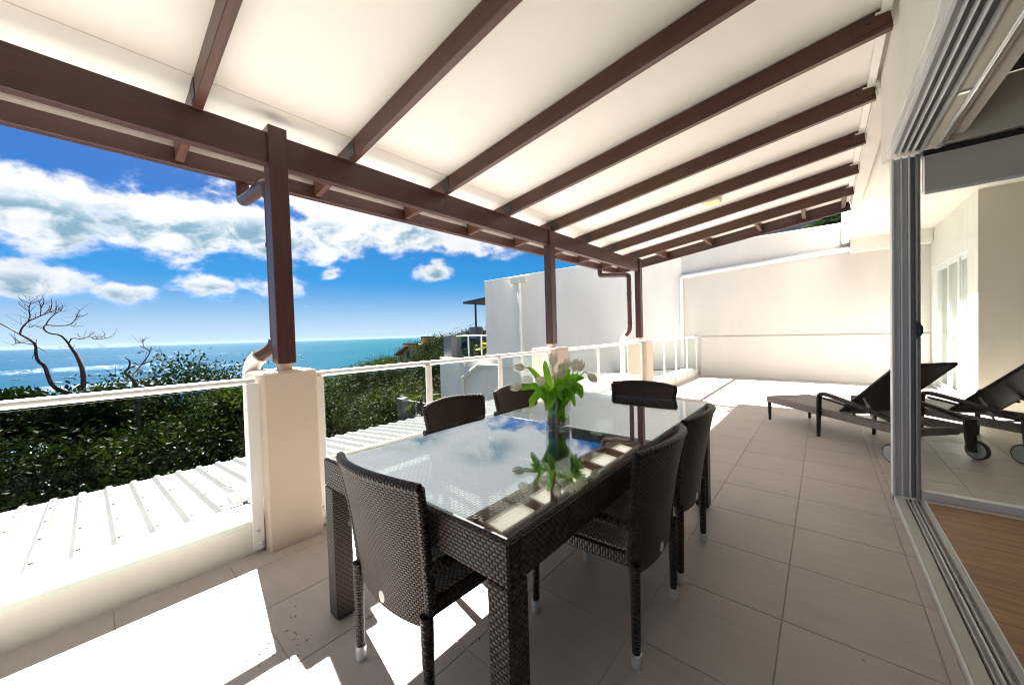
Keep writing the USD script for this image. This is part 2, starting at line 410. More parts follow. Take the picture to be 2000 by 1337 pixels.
# ------------------------------------------------------------------ mesh builder
class MB:
    """Collects primitives with normals and uv (in metres) for ONE mesh."""
    def __init__(self):
        self.v, self.f, self.n, self.uv, self.c = [], [], [], [], 0

    def add(self, v, f, n, uv):
        self.v.append(np.asarray(v, float)); self.n.append(np.asarray(n, float)); self.uv.append(np.asarray(uv, float))
        self.f.append(np.asarray(f, int) + self.c); self.c += len(v)
        return self

    def flat(self, v, polys, uvaxis=None):
        """Flat polygons, each with its own vertices; uv by the polygon's own plane, v along uvaxis."""
        V, F, N, U = [], [], [], []
        v = np.asarray(v, float)
        for p in polys:
            q = v[list(p)]
            n = np.zeros(3)
            for i in range(len(q)):
                n += np.cross(q[i], q[(i + 1) % len(q)])
            L = np.linalg.norm(n)
            if L < 1e-14:
                continue
            n /= L
            a = np.array(uvaxis, float) if uvaxis is not None else np.array([0, 0, 1.0])
            a = a - n * (a @ n)
            if np.linalg.norm(a) < 0.2:
                a = np.array([0, 1.0, 0]) - n * n[1]
                if np.linalg.norm(a) < 0.2:
                    a = np.array([1.0, 0, 0]) - n * n[0]
            a /= np.linalg.norm(a)
            b = np.cross(a, n)
            k = len(V)
            for x in q:
                V.append(x); N.append(n); U.append((x @ b, x @ a))
            for i in range(1, len(q) - 1):
                F.append((k, k + i, k + i + 1))
        return self.add(V, F, N, U)

    def box(self, lo, hi, bev=0.0, rot=None, at=None, grain=None):
        lo, hi = np.minimum(lo, hi).astype(float), np.maximum(lo, hi).astype(float)
        c, h = (lo + hi) / 2, (hi - lo) / 2
        b = min(bev, h.min() * 0.6)
        ax = np.eye(3)[int(np.argmax(h))] if grain is None else np.array(grain, float)
        if b <= 0:
            P = np.array([[sx * h[0], sy * h[1], sz * h[2]] for sx in (-1, 1) for sy in (-1, 1) for sz in (-1, 1)])
            polys = [(0, 1, 3, 2), (4, 6, 7, 5), (0, 4, 5, 1), (2, 3, 7, 6), (0, 2, 6, 4), (1, 5, 7, 3)]
        else:
            P, idx = [], {}
            for sx in (-1, 1):
                for sy in (-1, 1):
                    for sz in (-1, 1):
                        for k in range(3):
                            q = np.array([sx, sy, sz]) * (h - b)
                            q[k] = (sx, sy, sz)[k] * h[k]
                            idx[(sx, sy, sz, k)] = len(P); P.append(q)
            P = np.array(P)
            polys = []
            for k in range(3):
                i, j = (k + 1) % 3, (k + 2) % 3
                for s in (-1, 1):
                    ring = []
                    for a, e in ((-1, -1), (1, -1), (1, 1), (-1, 1)):
                        t = [0, 0, 0]; t[k], t[i], t[j] = s, a, e
                        ring.append(idx[(*t, k)])
                    polys.append(ring if s > 0 else ring[::-1])
                for a in (-1, 1):
                    for e in (-1, 1):
                        t0, t1 = [0, 0, 0], [0, 0, 0]
                        t0[k], t0[i], t0[j] = -1, a, e
                        t1[k], t1[i], t1[j] = 1, a, e
                        quad = [idx[(*t0, i)], idx[(*t1, i)], idx[(*t1, j)], idx[(*t0, j)]]
                        nn = np.cross(P[quad[1]] - P[quad[0]], P[quad[2]] - P[quad[0]])
                        if nn @ P[quad].mean(0) < 0:
                            quad = quad[::-1]
                        polys.append(quad)
            for sx in (-1, 1):
                for sy in (-1, 1):
                    for sz in (-1, 1):
                        t = [idx[(sx, sy, sz, k)] for k in range(3)]
                        nn = np.cross(P[t[1]] - P[t[0]], P[t[2]] - P[t[0]])
                        polys.append(t if nn @ np.array([sx, sy, sz]) > 0 else t[::-1])
        if rot is not None:
            P = P @ np.asarray(rot).T
            ax = np.asarray(rot) @ ax
        return self.flat(P + (c if at is None else np.asarray(at, float)), polys, ax)

    def bar(self, a, b, w, h, upv=(0, 0, 1), bev=0.0):
        """A box beam from a to b, w wide and h tall (along upv)."""
        a, b = np.asarray(a, float), np.asarray(b, float)
        d = b - a; L = np.linalg.norm(d); d /= L
        s = np.cross(d, upv); s /= np.linalg.norm(s)
        u = np.cross(s, d)
        R = np.stack([s, d, u], 1)
        return self.box((-w / 2, -L / 2, -h / 2), (w / 2, L / 2, h / 2), bev, R, (a + b) / 2, (0, 1, 0))

    def tube(self, pts, radii, n=8, squash=None, caps=True, smooth=0, closed_uv=None):
        pts = np.asarray(pts, float)
        radii = np.broadcast_to(np.asarray(radii, float), (len(pts),)).copy()
        for _ in range(smooth):
            q, r = [pts[0]], [radii[0]]
            for i in range(len(pts) - 1):
                q += [pts[i] * .75 + pts[i + 1] * .25, pts[i] * .25 + pts[i + 1] * .75]
                r += [radii[i] * .75 + radii[i + 1] * .25, radii[i] * .25 + radii[i + 1] * .75]
            q.append(pts[-1]); r.append(radii[-1])
            pts, radii = np.array(q), np.array(r)
        d = np.gradient(pts, axis=0)
        d /= np.maximum(np.linalg.norm(d, axis=1, keepdims=True), 1e-9)
        ref = np.array([0, 0, 1.0]) if abs(d[0][2]) < 0.8 else np.array([1.0, 0, 0])
        s = np.cross(d[0], ref); s /= np.linalg.norm(s)
        V, N, U = [], [], []
        L = 0
        for i in range(len(pts)):
            if i:
                L += np.linalg.norm(pts[i] - pts[i - 1])
                s = s - d[i] * (s @ d[i]); s /= np.linalg.norm(s)
            t = np.cross(d[i], s)
            for k in range(n + 1):
                a = 2 * math.pi * k / n
                ca, sa = math.cos(a), math.sin(a)
                kx, ky = squash if squash else (1, 1)
                V.append(pts[i] + radii[i] * (ca * kx * s + sa * ky * t))
                m = ca / kx * s + sa / ky * t
                N.append(m / np.linalg.norm(m))
                U.append((a * radii[i], L))
        F = []
        w = n + 1
        for i in range(len(pts) - 1):
            for k in range(n):
                a, b = i * w + k, i * w + k + 1
                F += [(a, b, b + w), (a, b + w, a + w)]
        self.add(V, F, N, U)
        if caps:
            for i, sg in ((0, -1), (len(pts) - 1, 1)):
                ring = np.array(V[i * w:i * w + n])
                c = pts[i]
                self.add(np.vstack([ring, [c]]), [((k, (k + 1) % n, n) if sg > 0 else ((k + 1) % n, k, n)) for k in range(n)],
                         np.tile(d[i] * sg, (n + 1, 1)), np.zeros((n + 1, 2)))
        return self

    def grid(self, P, flip=False, wrap=False, uvscale=None):
        """A smooth sheet through the points P[i][j]; uv are arc lengths (u along j, v along i)."""
        P = np.asarray(P, float)
        a, b = P.shape[:2]
        di, dj = np.gradient(P, axis=0), np.gradient(P, axis=1)
        n = np.cross(dj, di)
        n /= np.maximum(np.linalg.norm(n, axis=2, keepdims=True), 1e-12)
        if flip:
            n = -n
        mi, mj = a // 2, b // 2
        vv = np.concatenate([[0], np.cumsum(np.linalg.norm(np.diff(P[:, mj], axis=0), axis=1))])
        uu = np.concatenate([[0], np.cumsum(np.linalg.norm(np.diff(P[mi], axis=0), axis=1))])
        U = np.stack(np.broadcast_arrays(uu[None, :], vv[:, None]), -1)
        F = []
        for i in range(a - 1):
            for j in range(b - 1):
                p, q, r, s = i * b + j, i * b + j + 1, (i + 1) * b + j + 1, (i + 1) * b + j
                F += [(p, r, q), (p, s, r)] if flip else [(p, q, r), (p, r, s)]
        return self.add(P.reshape(-1, 3), F, n.reshape(-1, 3), U.reshape(-1, 2))

    def shell(self, P, thick, edge_r=None):
        """A sheet with thickness: P is the middle surface."""
        P = np.asarray(P, float)
        di, dj = np.gradient(P, axis=0), np.gradient(P, axis=1)
        n = np.cross(dj, di); n /= np.maximum(np.linalg.norm(n, axis=2, keepdims=True), 1e-12)
        A, B = P + n * thick / 2, P - n * thick / 2
        self.grid(A); self.grid(B, flip=True)
        for e in (lambda X: X[0], lambda X: X[-1], lambda X: X[:, 0], lambda X: X[:, -1]):
            a, b = e(A), e(B)
            k = len(a)
            mid = P.reshape(-1, 3).mean(0)
            F = []
            q = np.cross(a[1] - a[0], b[0] - a[0]) @ (a.mean(0) - mid)
            for i in range(k - 1):
                t = [(i, i + 1, k + i + 1), (i, k + i + 1, k + i)]
                F += t if q > 0 else [x[::-1] for x in t]
            nn = np.cross(np.gradient(a, axis=0), b - a)
            nn /= np.maximum(np.linalg.norm(nn, axis=1, keepdims=True), 1e-12)
            if q < 0:
                nn = -nn
            arc = np.concatenate([[0], np.cumsum(np.linalg.norm(np.diff(a, axis=0), axis=1))])
            self.add(np.vstack([a, b]), F, np.vstack([nn, nn]), np.vstack([np.stack([arc * 0, arc], 1), np.stack([arc * 0 + thick, arc], 1)]))
        return self

    def lathe(self, prof, c=(0, 0, 0), n=20, axis=(0, 0, 1)):
        """prof: (radius, height) pairs; smooth per segment."""
        ax = np.asarray(axis, float); ax /= np.linalg.norm(ax)
        s = np.cross(ax, [1, 0, 0] if abs(ax[0]) < .8 else [0, 1, 0]); s /= np.linalg.norm(s)
        t = np.cross(ax, s)
        for (ra, ha), (rb, hb) in zip(prof[:-1], prof[1:]):
            V, N, U = [], [], []
            L = math.hypot(rb - ra, hb - ha)
            if L < 1e-9:
                continue
            for k in range(n + 1):
                a = 2 * math.pi * k / n
                o = math.cos(a) * s + math.sin(a) * t
                nn = ((hb - ha) * o - (rb - ra) * ax) / L
                for r_, h_ in ((ra, ha), (rb, hb)):
                    V.append(np.asarray(c, float) + o * r_ + ax * h_); N.append(nn); U.append((a * max(ra, rb), h_))
            F = []
            for k in range(n):
                p = 2 * k
                F += [(p, p + 2, p + 3), (p, p + 3, p + 1)]
            self.add(V, F, N, U)
        return self

    def arrays(self):
        return np.vstack(self.v), np.vstack(self.f), np.vstack(self.n), np.vstack(self.uv)


# ------------------------------------------------------------------ scene helpers
used = {}


def unique(parent, name):
    k = used.get((parent, name), -1) + 1
    used[(parent, name)] = k
    return name if k == 0 else f"{name}_{k:03d}"


class Thing:
    def __init__(self, name, label=None, cat=None, base=(0, 0, 0), group=None, kind=None, rotz=0.0, local=False):
        self.path = "/World/" + unique("/World", name)
        self.x = UsdGeom.Xform.Define(stage, self.path)
        self.base = np.asarray(base, float)
        self.x.AddTranslateOp().Set(Gf.Vec3d(*self.base.tolist()))
        self.x.AddRotateZOp().Set(float(rotz))
        if local:
            self.base = np.zeros(3)
        tag(self.x.GetPrim(), label, cat, group, kind)

    def part(self, name, mb, mat, parent=None, label=None, kind=None):
        up_ = parent if parent else self.path
        path = up_ + "/" + unique(up_, name)
        put(path, mb, mat, self.base)
        if label or kind:
            tag(stage.GetPrimAtPath(path), label, None, None, kind)
        return path


def tag(prim, label=None, cat=None, group=None, kind=None):
    for k, v in (("label", label), ("category", cat), ("group", group), ("kind", kind)):
        if v:
            prim.SetCustomDataByKey(k, v)


def put(path, mb, mat, base=(0, 0, 0)):
    v, f, n, uv = mb.arrays() if isinstance(mb, MB) else mb
    v = v - np.asarray(base, float)
    m = UsdGeom.Mesh.Define(stage, path)
    m.CreatePointsAttr(Vt.Vec3fArray.FromNumpy(v.astype(np.float32)))
    m.CreateFaceVertexCountsAttr(Vt.IntArray.FromNumpy(np.full(len(f), 3, np.int32)))
    m.CreateFaceVertexIndicesAttr(Vt.IntArray.FromNumpy(np.ascontiguousarray(f.astype(np.int32)).ravel()))
    m.CreateSubdivisionSchemeAttr("none")
    m.CreateDoubleSidedAttr(True)
    if n is not None:
        m.CreateNormalsAttr(Vt.Vec3fArray.FromNumpy(n.astype(np.float32)))
        m.SetNormalsInterpolation("vertex")
    if uv is not None:
        UsdGeom.PrimvarsAPI(m).CreatePrimvar("st", T.TexCoord2fArray, "vertex").Set(Vt.Vec2fArray.FromNumpy(uv.astype(np.float32)))
    UsdShade.MaterialBindingAPI.Apply(m.GetPrim()).Bind(MAT[mat])
    return m


def single(name, mb, mat, label=None, cat=None, base=(0, 0, 0), group=None, kind=None):
    """A thing that is one mesh."""
    path = "/World/" + unique("/World", name)
    m = put(path, mb, mat, base)
    m.AddTranslateOp().Set(Gf.Vec3d(*map(float, base)))
    tag(m.GetPrim(), label, cat, group, kind)
    return path


def copy(src, loc, rotz, label, group=None, scale=None, cat=None):
    """A copy of a thing with its parts, under the next number."""
    was = stage.GetPrimAtPath(src.path).GetCustomData()
    name = src.path.rsplit("/", 1)[1]
    name = name[:-4] if name[-3:].isdigit() and name[-4] == "_" else name
    path = "/World/" + unique("/World", name)
    x = UsdGeom.Xform.Define(stage, path)
    x.GetPrim().GetReferences().AddInternalReference(src.path)
    x.GetPrim().SetInstanceable(True)
    x.ClearXformOpOrder()
    x.AddTranslateOp(opSuffix="at").Set(Gf.Vec3d(*map(float, loc)))
    x.AddRotateZOp(opSuffix="at").Set(float(rotz))
    if scale is not None:
        x.AddScaleOp(opSuffix="at").Set(Gf.Vec3f(*map(float, scale)))
    tag(x.GetPrim(), label, cat or was.get("category"), group or was.get("group"))
    return path


def box(lo, hi, bev=0.0):
    return MB().box(lo, hi, bev)


rng = np.random.default_rng(11)

# ================================================================== SETTING
# sea: one sheet to the horizon
SEA_Z = -58.0


def disc_sheet(cx, cy, radii, n, z):
    V, F = [(cx, cy, z)], []
    for i, r in enumerate(radii):
        for k in range(n):
            a = 2 * math.pi * k / n
            V.append((cx + r * math.cos(a), cy + r * math.sin(a), z))
    for k in range(n):
        F.append((0, 1 + k, 1 + (k + 1) % n))
    for i in range(len(radii) - 1):
        for k in range(n):
            a, b = 1 + i * n + k, 1 + i * n + (k + 1) % n
            F += [(a, a + n, b + n), (a, b + n, b)]
    V = np.array(V, float)
    return V, np.array(F), np.tile([0, 0, 1.0], (len(V), 1)), V[:, :2] * 0.01


single("sea", disc_sheet(-200, 0, [200, 600, 1500, 4000, 12000, 22400], 96, SEA_Z), "sea", "wide blue and turquoise sea bay glittering in the sun", "sea", kind="structure")


def ground_z(x, y):
    d = max(0.0, -x - 5.0)
    ridge = min(max((y - 3.0) / 29.0, 0.0), 1.0)
    ridge = ridge * ridge * (3 - 2 * ridge)
    slope = 0.42 * (1 - ridge) + 0.06 * ridge
    z = -3.4 - slope * min(d, 90) - 0.34 * max(0.0, d - 90)
    if x > 0:
        z += 0.12 * min(x, 60)
    return z + 1.2 * (meshkit.noise(np.array([x * .05, y * .05, 0.3])) - .5)


def hill_sheet():
    xs = np.concatenate([np.linspace(-420, -60, 34), np.linspace(-55, 40, 40), np.linspace(50, 300, 14)])
    ys = np.concatenate([np.linspace(-300, -40, 22), np.linspace(-34, 110, 50), np.linspace(120, 420, 20)])
    P = np.array([[(x, y, max(ground_z(x, y), SEA_Z - 4)) for x in xs] for y in ys])
    inside = (P[..., 0] > -4.5) & (P[..., 1] > -6) & (P[..., 1] < 13)
    P[..., 2][inside] = -4.5
    mb = MB().grid(P)
    return mb


single("hillside", hill_sheet(), "soil", "wooded hillside falling away to the sea below the terrace", "hillside", kind="structure")

for (cz, hw, top, pk) in ((-91.5, .75, .42, .35), (-89.0, .80, .50, .45), (-87.7, .75, .36, .35), (-49.5, 3.0, .75, .6)):
    dist = 17000.0
    a = np.radians(np.linspace(cz - hw, cz + hw, 30))
    t = np.linspace(-1, 1, 30)
    hgt = (1 - np.abs(t) ** 1.7) ** 1.1 * (0.75 + 0.5 * meshkit.fbm(np.stack([t * 3 + cz, t * 0, t * 0], 1), 4)) * math.radians(top) * dist
    P = []
    for k, s in enumerate((-1, -.6, -.2, .2, .6, 1)):
        hk = hgt * (1 - s * s) ** 0.8 * (1 + 0.25 * (meshkit.noise(np.stack([t * 6, t * 0 + k, t * 0 + cz], 1)) - .5))
        P.append(np.stack([(dist + s * 600) * np.sin(a), (dist + s * 600) * np.cos(a), SEA_Z - 3 + hk], 1))
    single("island", MB().grid(np.array(P), flip=True), "island_rock", "low hazy island on the sea horizon", "island", kind="structure")

# ---------------------------------------------------------------- terrace floor
XK = -2.667                      # inner face of the kerb
WY = 11.10                       # face of the end wall
deck = Thing("terrace_floor", "terrace floor of large grey beige ceramic tiles", "floor", (0, 0, 0), kind="structure")
deck.part("grout", MB().box((XK - .3, -2.6, -0.25), (0.384, WY + .02, -0.004)).box((0.384, 3.90, -0.25), (6.0, WY + .02, -0.004)), "grout")
gx = [XK, -2.475, -2.068, -1.62, -1.135, -.640, -.148, 0.340, 0.384]
gy = [-2.42, -1.93, -1.43, -.93, -.42, .038, .492, .98, 1.47, 1.957, 2.447, 2.94, 3.448, 3.955] + [3.955 + .5 * k for k in range(1, 15)]
gy = [y for y in gy if y < WY - .05] + [WY]
for i in range(len(gx) - 1):
    for j in range(len(gy) - 1):
        a = .0016
        deck.part("tile", box((gx[i] + a, gy[j] + a, -.012), (gx[i + 1] - a, gy[j + 1] - a, 0.0008 * rng.random()), .0018), "tile")
gx2 = [0.384, .84, 1.34, 1.65]
for i in range(len(gx2) - 1):
    for j in range(13, len(gy) - 1):
        a = .0016
        deck.part("tile", box((gx2[i] + a, gy[j] + a, -.012), (gx2[i + 1] - a, gy[j + 1] - a, 0.0008 * rng.random()), .0018), "tile")
for i in range(6):
    for j in range(13, 22):
        x0, y0, y1 = 1.65 + .5 * i, gy[j], min(gy[j + 1], 8.15)
        if y1 - y0 > .05 and x0 < 4.2:
            deck.part("tile", box((x0 + .0016, y0 + .0016, -.012), (x0 + .4984, y1 - .0016, 0.0008 * rng.random()), .0018), "tile")

# ---------------------------------------------------------------- kerb, piers, rails
KT = 0.215
kerb = Thing("kerb_wall", "low white rendered kerb wall along the open edge of the terrace", "low wall", (XK, 0, 0))
PIERS = [(.683, .998), (3.86, 4.169), (6.96, 7.32)]
spans = [(-2.6, .683), (.998, 3.86), (4.169, 6.96), (7.32, WY)]
for a, b in spans:
    kerb.part("kerb", box((-2.95, a, -.9), (XK, b, KT), .012), "render_white")
kerb.part("outer_wall", box((-2.935, -2.6, -4.4), (-2.70, WY, -.9)), "render_white")
tagl = ["nearest white pier with the thick timber post and a handrail on either side", "middle white pier behind the tulips, carrying the second timber post", "far white pier beside the brown downpipe, carrying the third timber post"]
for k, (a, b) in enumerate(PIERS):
    single("pier", MB().box((-2.96, a, -.9), (-2.575, b, 1.105), .012), "render_bounce_tan", tagl[k], "pier", (-2.767, (a + b) / 2, 0), group="white piers along the terrace edge")

RAILL = ["nearest glass balustrade panel with white handrail, left of the first pier", "glass balustrade with white handrail between the first and middle pier",
         "glass balustrade with white handrail between the middle and far pier", "farthest glass balustrade with white handrail, running up to the end wall"]
RPOST = [[-2.2, -1.3, -.37, .647], [1.034, 1.957, 2.893, 3.825], [4.205, 5.15, 6.09, 6.925], [7.355, 8.22, 9.07, 9.96, 10.86]]
for k, (a, b) in enumerate(spans):
    t = Thing("glass_railing", RAILL[k], "railing", (-2.70, (a + b) / 2, 0), group="glass railings along the terrace edge")
    a0, b0 = (a + .0, b - .012) if k == 0 else ((a + .004, b - .03) if k < 3 else (a + .004, b - .015))
    zt = 1.075 + .006 * k
    t.part("handrail", MB().tube([(-2.700, a0, zt - .02), (-2.700, b0, zt - .02)], .034, 14, squash=(1.0, .62)), "rail_white")
    for y in RPOST[k]:
        t.part("rail_post", MB().box((-2.664, y - .030, .022), (-2.646, y + .030, 1.046), .003).box((-2.70, y - .026, 1.03), (-2.664, y + .026, 1.046)), "rail_white")
        for dz, dy in ((.135, -.004), (.06, .014)):
            t.part("bolt", MB().lathe([(0, .012), (.006, .012), (.0105, .009), (.0115, 0)], (-2.646, y + dy, dz), 10, (1, 0, 0)), "steel")
    for y0, y1 in zip(RPOST[k][:-1], RPOST[k][1:]):
        t.part("glass_pane", MB().box((-2.659, y0 + .036, .176), (-2.651, y1 - .036, 1.03)), "glass_pane")

# ---------------------------------------------------------------- pergola roof over the terrace
roof = Thing("patio_roof", "dark brown timber patio roof with cream ceiling sheets over the terrace", "roof", (-2.755, .861, 1.1))
RX0, RX1, RZ0, RZ1 = -3.40, 0.318, 2.515, 3.045


def rz(x):
    return 2.64 + (x + 2.725) * (3.045 - 2.64) / (0.318 + 2.725)


RH = .135
for (y, zb) in ((.861, 1.147), (4.035, 1.15), (7.09, 1.155)):
    p = roof.part("post", MB().box((-2.81, y - .055, zb), (-2.70, y + .055, 2.695), .004), "painted_timber")
    roof.part("post_stirrup", box((-2.80, y - .035, 1.105), (-2.715, y + .035, zb)), "render_bounce_tan", p)
roof.part("beam", MB().box((-2.79, -2.6, 2.445), (-2.725, 7.16, 2.65), .004), "painted_timber")
RY = [-1.344 + .904 * k for k in range(0, 10)]
for k, y in enumerate(RY):
    a, b = np.array([RX0 + .02, y, rz(RX0 + .02) + RH / 2]), np.array([RX1, y, rz(RX1) + RH / 2])
    r_ = roof.part("rafter", MB().bar(a, b, .048, RH, bev=.003), "timber")
    m = MB().bar((-2.72, y - .0265, rz(-2.72) + RH * .5), (-2.64, y - .0265, rz(-2.64) + RH * .5), .004, RH * .8)
    roof.part("bracket", m, "roof_charcoal", r_)
    m = MB().bar((RX1 - .17, y - .027, rz(RX1 - .17) + RH * .52), (RX1 - .012, y - .027, rz(RX1 - .012) + RH * .52), .006, RH * .62)
    roof.part("bracket", m, "timber", r_)
    roof.part("bolt", MB().lathe([(0, .01), (.012, .008), (.013, 0)], (RX1 - .10, y - .030, rz(RX1) + RH * .55), 8, (0, -1, 0)), "roof_charcoal", r_)
    roof.part("wall_clip", MB().box((RX1 - .07, y - .040, rz(RX1) + RH * .70), (RX1 + .004, y - .030, rz(RX1) + RH * .78)), "white_paint", r_)
roof.part("fascia", MB().box((-3.425, -2.6, 2.535), (-3.385, 7.585, 2.652), .003), "painted_timber")
roof.part("gutter", MB().box((-3.53, -2.6, 2.56), (-3.427, 7.585, 2.650), .012), "pipe_brown")
roof.part("eave_lining", MB().box((-3.425, -2.6, 2.6525), (-3.40, 7.544, 2.70)), "ceiling_sheet")
roof.part("barge_board", MB().bar((-3.384, 7.565, rz(-3.384) + RH / 2 - .01), (.318, 7.565, rz(.318) + RH / 2 - .01), .04, .17, bev=.003), "painted_timber")
for x in (-2.35, -1.55, -.80, -.22, .24):
    roof.part("outlooker", MB().bar((x, 6.826, rz(x) + RH * .55), (x, 7.544, rz(x) + RH * .55), .045, RH * .8), "timber")
# ceiling sheets: two lapped runs with a slight step parallel to the beam
for x0, x1, dz in ((-3.384, -2.66, .0), (-2.70, .318, .004)):
    ys = [-2.6, 0.0, 2.4, 4.8, 7.544]
    for j in range(len(ys) - 1):
        y0, y1 = ys[j], ys[j + 1]
        za, zb = rz(x0) + RH + .003 + dz, rz(x1) + RH + .003 + dz
        v = [(x0, y0, za), (x1, y0, zb), (x1, y1, zb), (x0, y1, za), (x0, y0, za + .008), (x1, y0, zb + .008), (x1, y1, zb + .008), (x0, y1, za + .008)]
        roof.part("ceiling_sheet", MB().flat(v, [(0, 3, 2, 1), (4, 5, 6, 7), (0, 1, 5, 4), (2, 3, 7, 6), (1, 2, 6, 5), (0, 4, 7, 3)]), "ceiling_sheet")
roof.part("roof_cover", MB().flat([(x, y, rz(x) + RH + .05 + t) for t in (0, .03) for (x, y) in ((-3.50, -2.6), (.318, -2.6), (.318, 7.62), (-3.50, 7.62))],
                                 [(0, 3, 2, 1), (4, 5, 6, 7), (0, 1, 5, 4), (2, 3, 7, 6), (1, 2, 6, 5), (0, 4, 7, 3)]), "metal_roof")
roof.part("ceiling_trim", MB().bar((.295, -2.6, rz(.295) + RH - .018), (.295, 7.54, rz(.295) + RH - .018), .045, .036), "white_paint")

lamp = Thing("ceiling_lamp", "small lit rectangular lamp fixed under the cream ceiling", "lamp", (-1.11, 5.42, 2.98))
zl = rz(-1.11) + RH
lamp.part("frame", MB().box((-1.22, 5.34, zl - .040), (-1.00, 5.50, zl + .02), .008), "lamp_frame")
lamp.part("glowing_lens", MB().box((-1.19, 5.362, zl - .056), (-1.03, 5.478, zl - .041), .004), "lamp_glow")

# ---------------------------------------------------------------- downpipes
dp = Thing("downpipe", "brown downpipe with elbow beside the nearest timber post", "downpipe", (-2.87, .80, 1.1), group="downpipes at the timber posts")
dp.part("pipe", MB().tube([(-3.46, .84, 2.57), (-3.46, .84, 2.43), (-3.43, .84, 2.39), (-2.92, .838, 2.375), (-2.875, .845, 2.35), (-2.868, .85, 2.28)], .044, 14, smooth=2).tube([(-2.868, .85, 2.29), (-2.868, .85, 1.30)], .034, 14).tube([(-2.868, .85, 1.31), (-2.885, .84, 1.25), (-2.93, .76, 1.19)], .043, 14, smooth=2), "pipe_brown")
dp.part("pipe_clip", MB().lathe([(.034, -.012), (.039, -.012), (.039, .012), (.034, .012)], (-2.868, .85, 1.95), 14), "pipe_brown")
dp.part("lower_pipe", MB().tube([(-2.92, .765, 1.20), (-2.99, .735, 1.14), (-3.01, .73, 1.06), (-3.01, .73, .2)], .05, 14, smooth=2), "pipe_cream")
dp = Thing("downpipe", "brown downpipe with long elbow beside the third timber post", "downpipe", (-2.87, 6.95, 1.1), group="downpipes at the timber posts")
dp.part("pipe", MB().tube([(-3.46, 6.86, 2.58), (-3.46, 6.86, 2.46), (-3.44, 6.862, 2.43), (-2.95, 6.94, 2.40), (-2.90, 6.945, 2.375), (-2.89, 6.95, 2.33)], .047, 14, smooth=2).tube([(-2.89, 6.95, 2.35), (-2.89, 6.95, 1.36)], .043, 14).tube([(-2.89, 6.95, 1.37), (-2.90, 6.94, 1.29), (-2.97, 6.90, 1.19)], .045, 14, smooth=2), "pipe_brown")
for z in (2.02, 1.45):
    dp.part("pipe_clip", MB().lathe([(.044, -.012), (.049, -.012), (.049, .012), (.044, .012)], (-2.89, 6.95, z), 14), "pipe_brown")
dp.part("lower_pipe", MB().tube([(-2.96, 6.905, 1.20), (-3.01, 6.88, 1.15), (-3.02, 6.88, 1.06), (-3.02, 6.88, .0)], .05, 14, smooth=2), "pipe_cream")

# ---------------------------------------------------------------- end wall and its pipes
ew = Thing("end_wall", "tall pale rendered wall closing the far end of the terrace", "wall", (-5, WY, 0))
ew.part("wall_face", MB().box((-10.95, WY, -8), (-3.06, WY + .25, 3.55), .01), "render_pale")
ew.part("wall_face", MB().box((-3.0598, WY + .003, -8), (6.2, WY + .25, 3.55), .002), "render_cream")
ew.part("lower_extension", MB().box((-14.15, WY, -9), (-10.95, WY + .25, .27), .01), "render_pale")
ew.part("plinth", MB().box((-2.60, WY - .035, 0), (1.645, WY + .003, 1.065), .004), "render_cream")
ew.part("coping", MB().box((-10.97, WY - .012, 3.55), (6.2, WY + .262, 3.575), .004), "render_pale")
wp = Thing("wall_pipe", "long cream pipe climbing the end wall and running along it", "pipe", (-3.07, WY, .2))
wp.part("pipe", MB().tube([(-3.07, WY - .06, -.8), (-3.07, WY - .06, 2.68), (-3.06, WY - .06, 2.75), (-3.0, WY - .06, 2.795), (.5, WY - .06, 2.96)], .058, 12, smooth=2), "pvc_white")
rh = Thing("rainwater_head", "cream rainwater head and downpipe on the left of the end wall", "downpipe", (-9.0, WY, 0))
rh.part("head_box", MB().box((-9.35, WY - .22, 3.26), (-8.55, WY, 3.52), .02), "render_white")
rh.part("pipe", MB().tube([(-8.95, WY - .11, 3.28), (-8.95, WY - .11, -1.5)], .075, 12), "pvc_white")
lp = Thing("wall_pipe", "angled cream pipe low on the end wall, seen through the railing glass", "pipe", (-11, WY, 0))
lp.part("pipe", MB().tube([(-12.48, WY - .07, -3.0), (-12.48, WY - .07, -.62), (-11.40, WY - .07, .0), (-9.0, WY - .07, .02)], .075, 10), "pvc_white")
lp.part("vent_box", MB().box((-12.62, WY - .12, -.12), (-12.3, WY, .12), .01), "render_white")

# ---------------------------------------------------------------- house
house = Thing("house", "cream rendered house with recessed soffit behind the sliding doors", "house", (1.5, 4, 0))
house.part("door_bulkhead", MB().box((.345, -3.0, 2.505), (.62, 4.0, 3.18), .006), "render_white")
house.part("upper_wall", MB().box((.3205, -3.0, 3.18), (6.2, 4.0, 3.75), .004), "render_white")
house.part("slab_edge", MB().box((.3205, 4.0, 3.125), (6.2, WY - .002, 3.75), .004), "render_white")
house.part("soffit_trim", MB().box((.330, 4.004, 3.085), (.44, WY - .04, 3.125), .004), "render_white")
house.part("soffit_bulkhead", MB().box((.46, WY - .30, 2.86), (1.645, WY - .002, 3.124), .004), "render_white")
house.part("bedroom_wall", MB().box((1.65, 8.352, 0), (1.85, 8.62, 3.124), .006).box((1.65, 8.152, 0), (1.6548, 8.3515, 3.124)).box((1.65, 8.62, 2.40), (1.85, 11.0, 3.124)).box((1.65, 11.0, 0), (1.85, WY - .002, 3.124)), "render_white")
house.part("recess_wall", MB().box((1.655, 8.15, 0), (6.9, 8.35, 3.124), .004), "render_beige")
house.part("side_wall", MB().box((3.4, 3.70, 0), (6.0, 3.90, 3.18)).box((6.0, 3.9, 0), (6.2, 8.15, 3.124)), "render_white")
house.part("interior_back_wall", MB().box((5.0, -3.0, 0), (5.15, 3.7, 2.95)), "interior_wall")
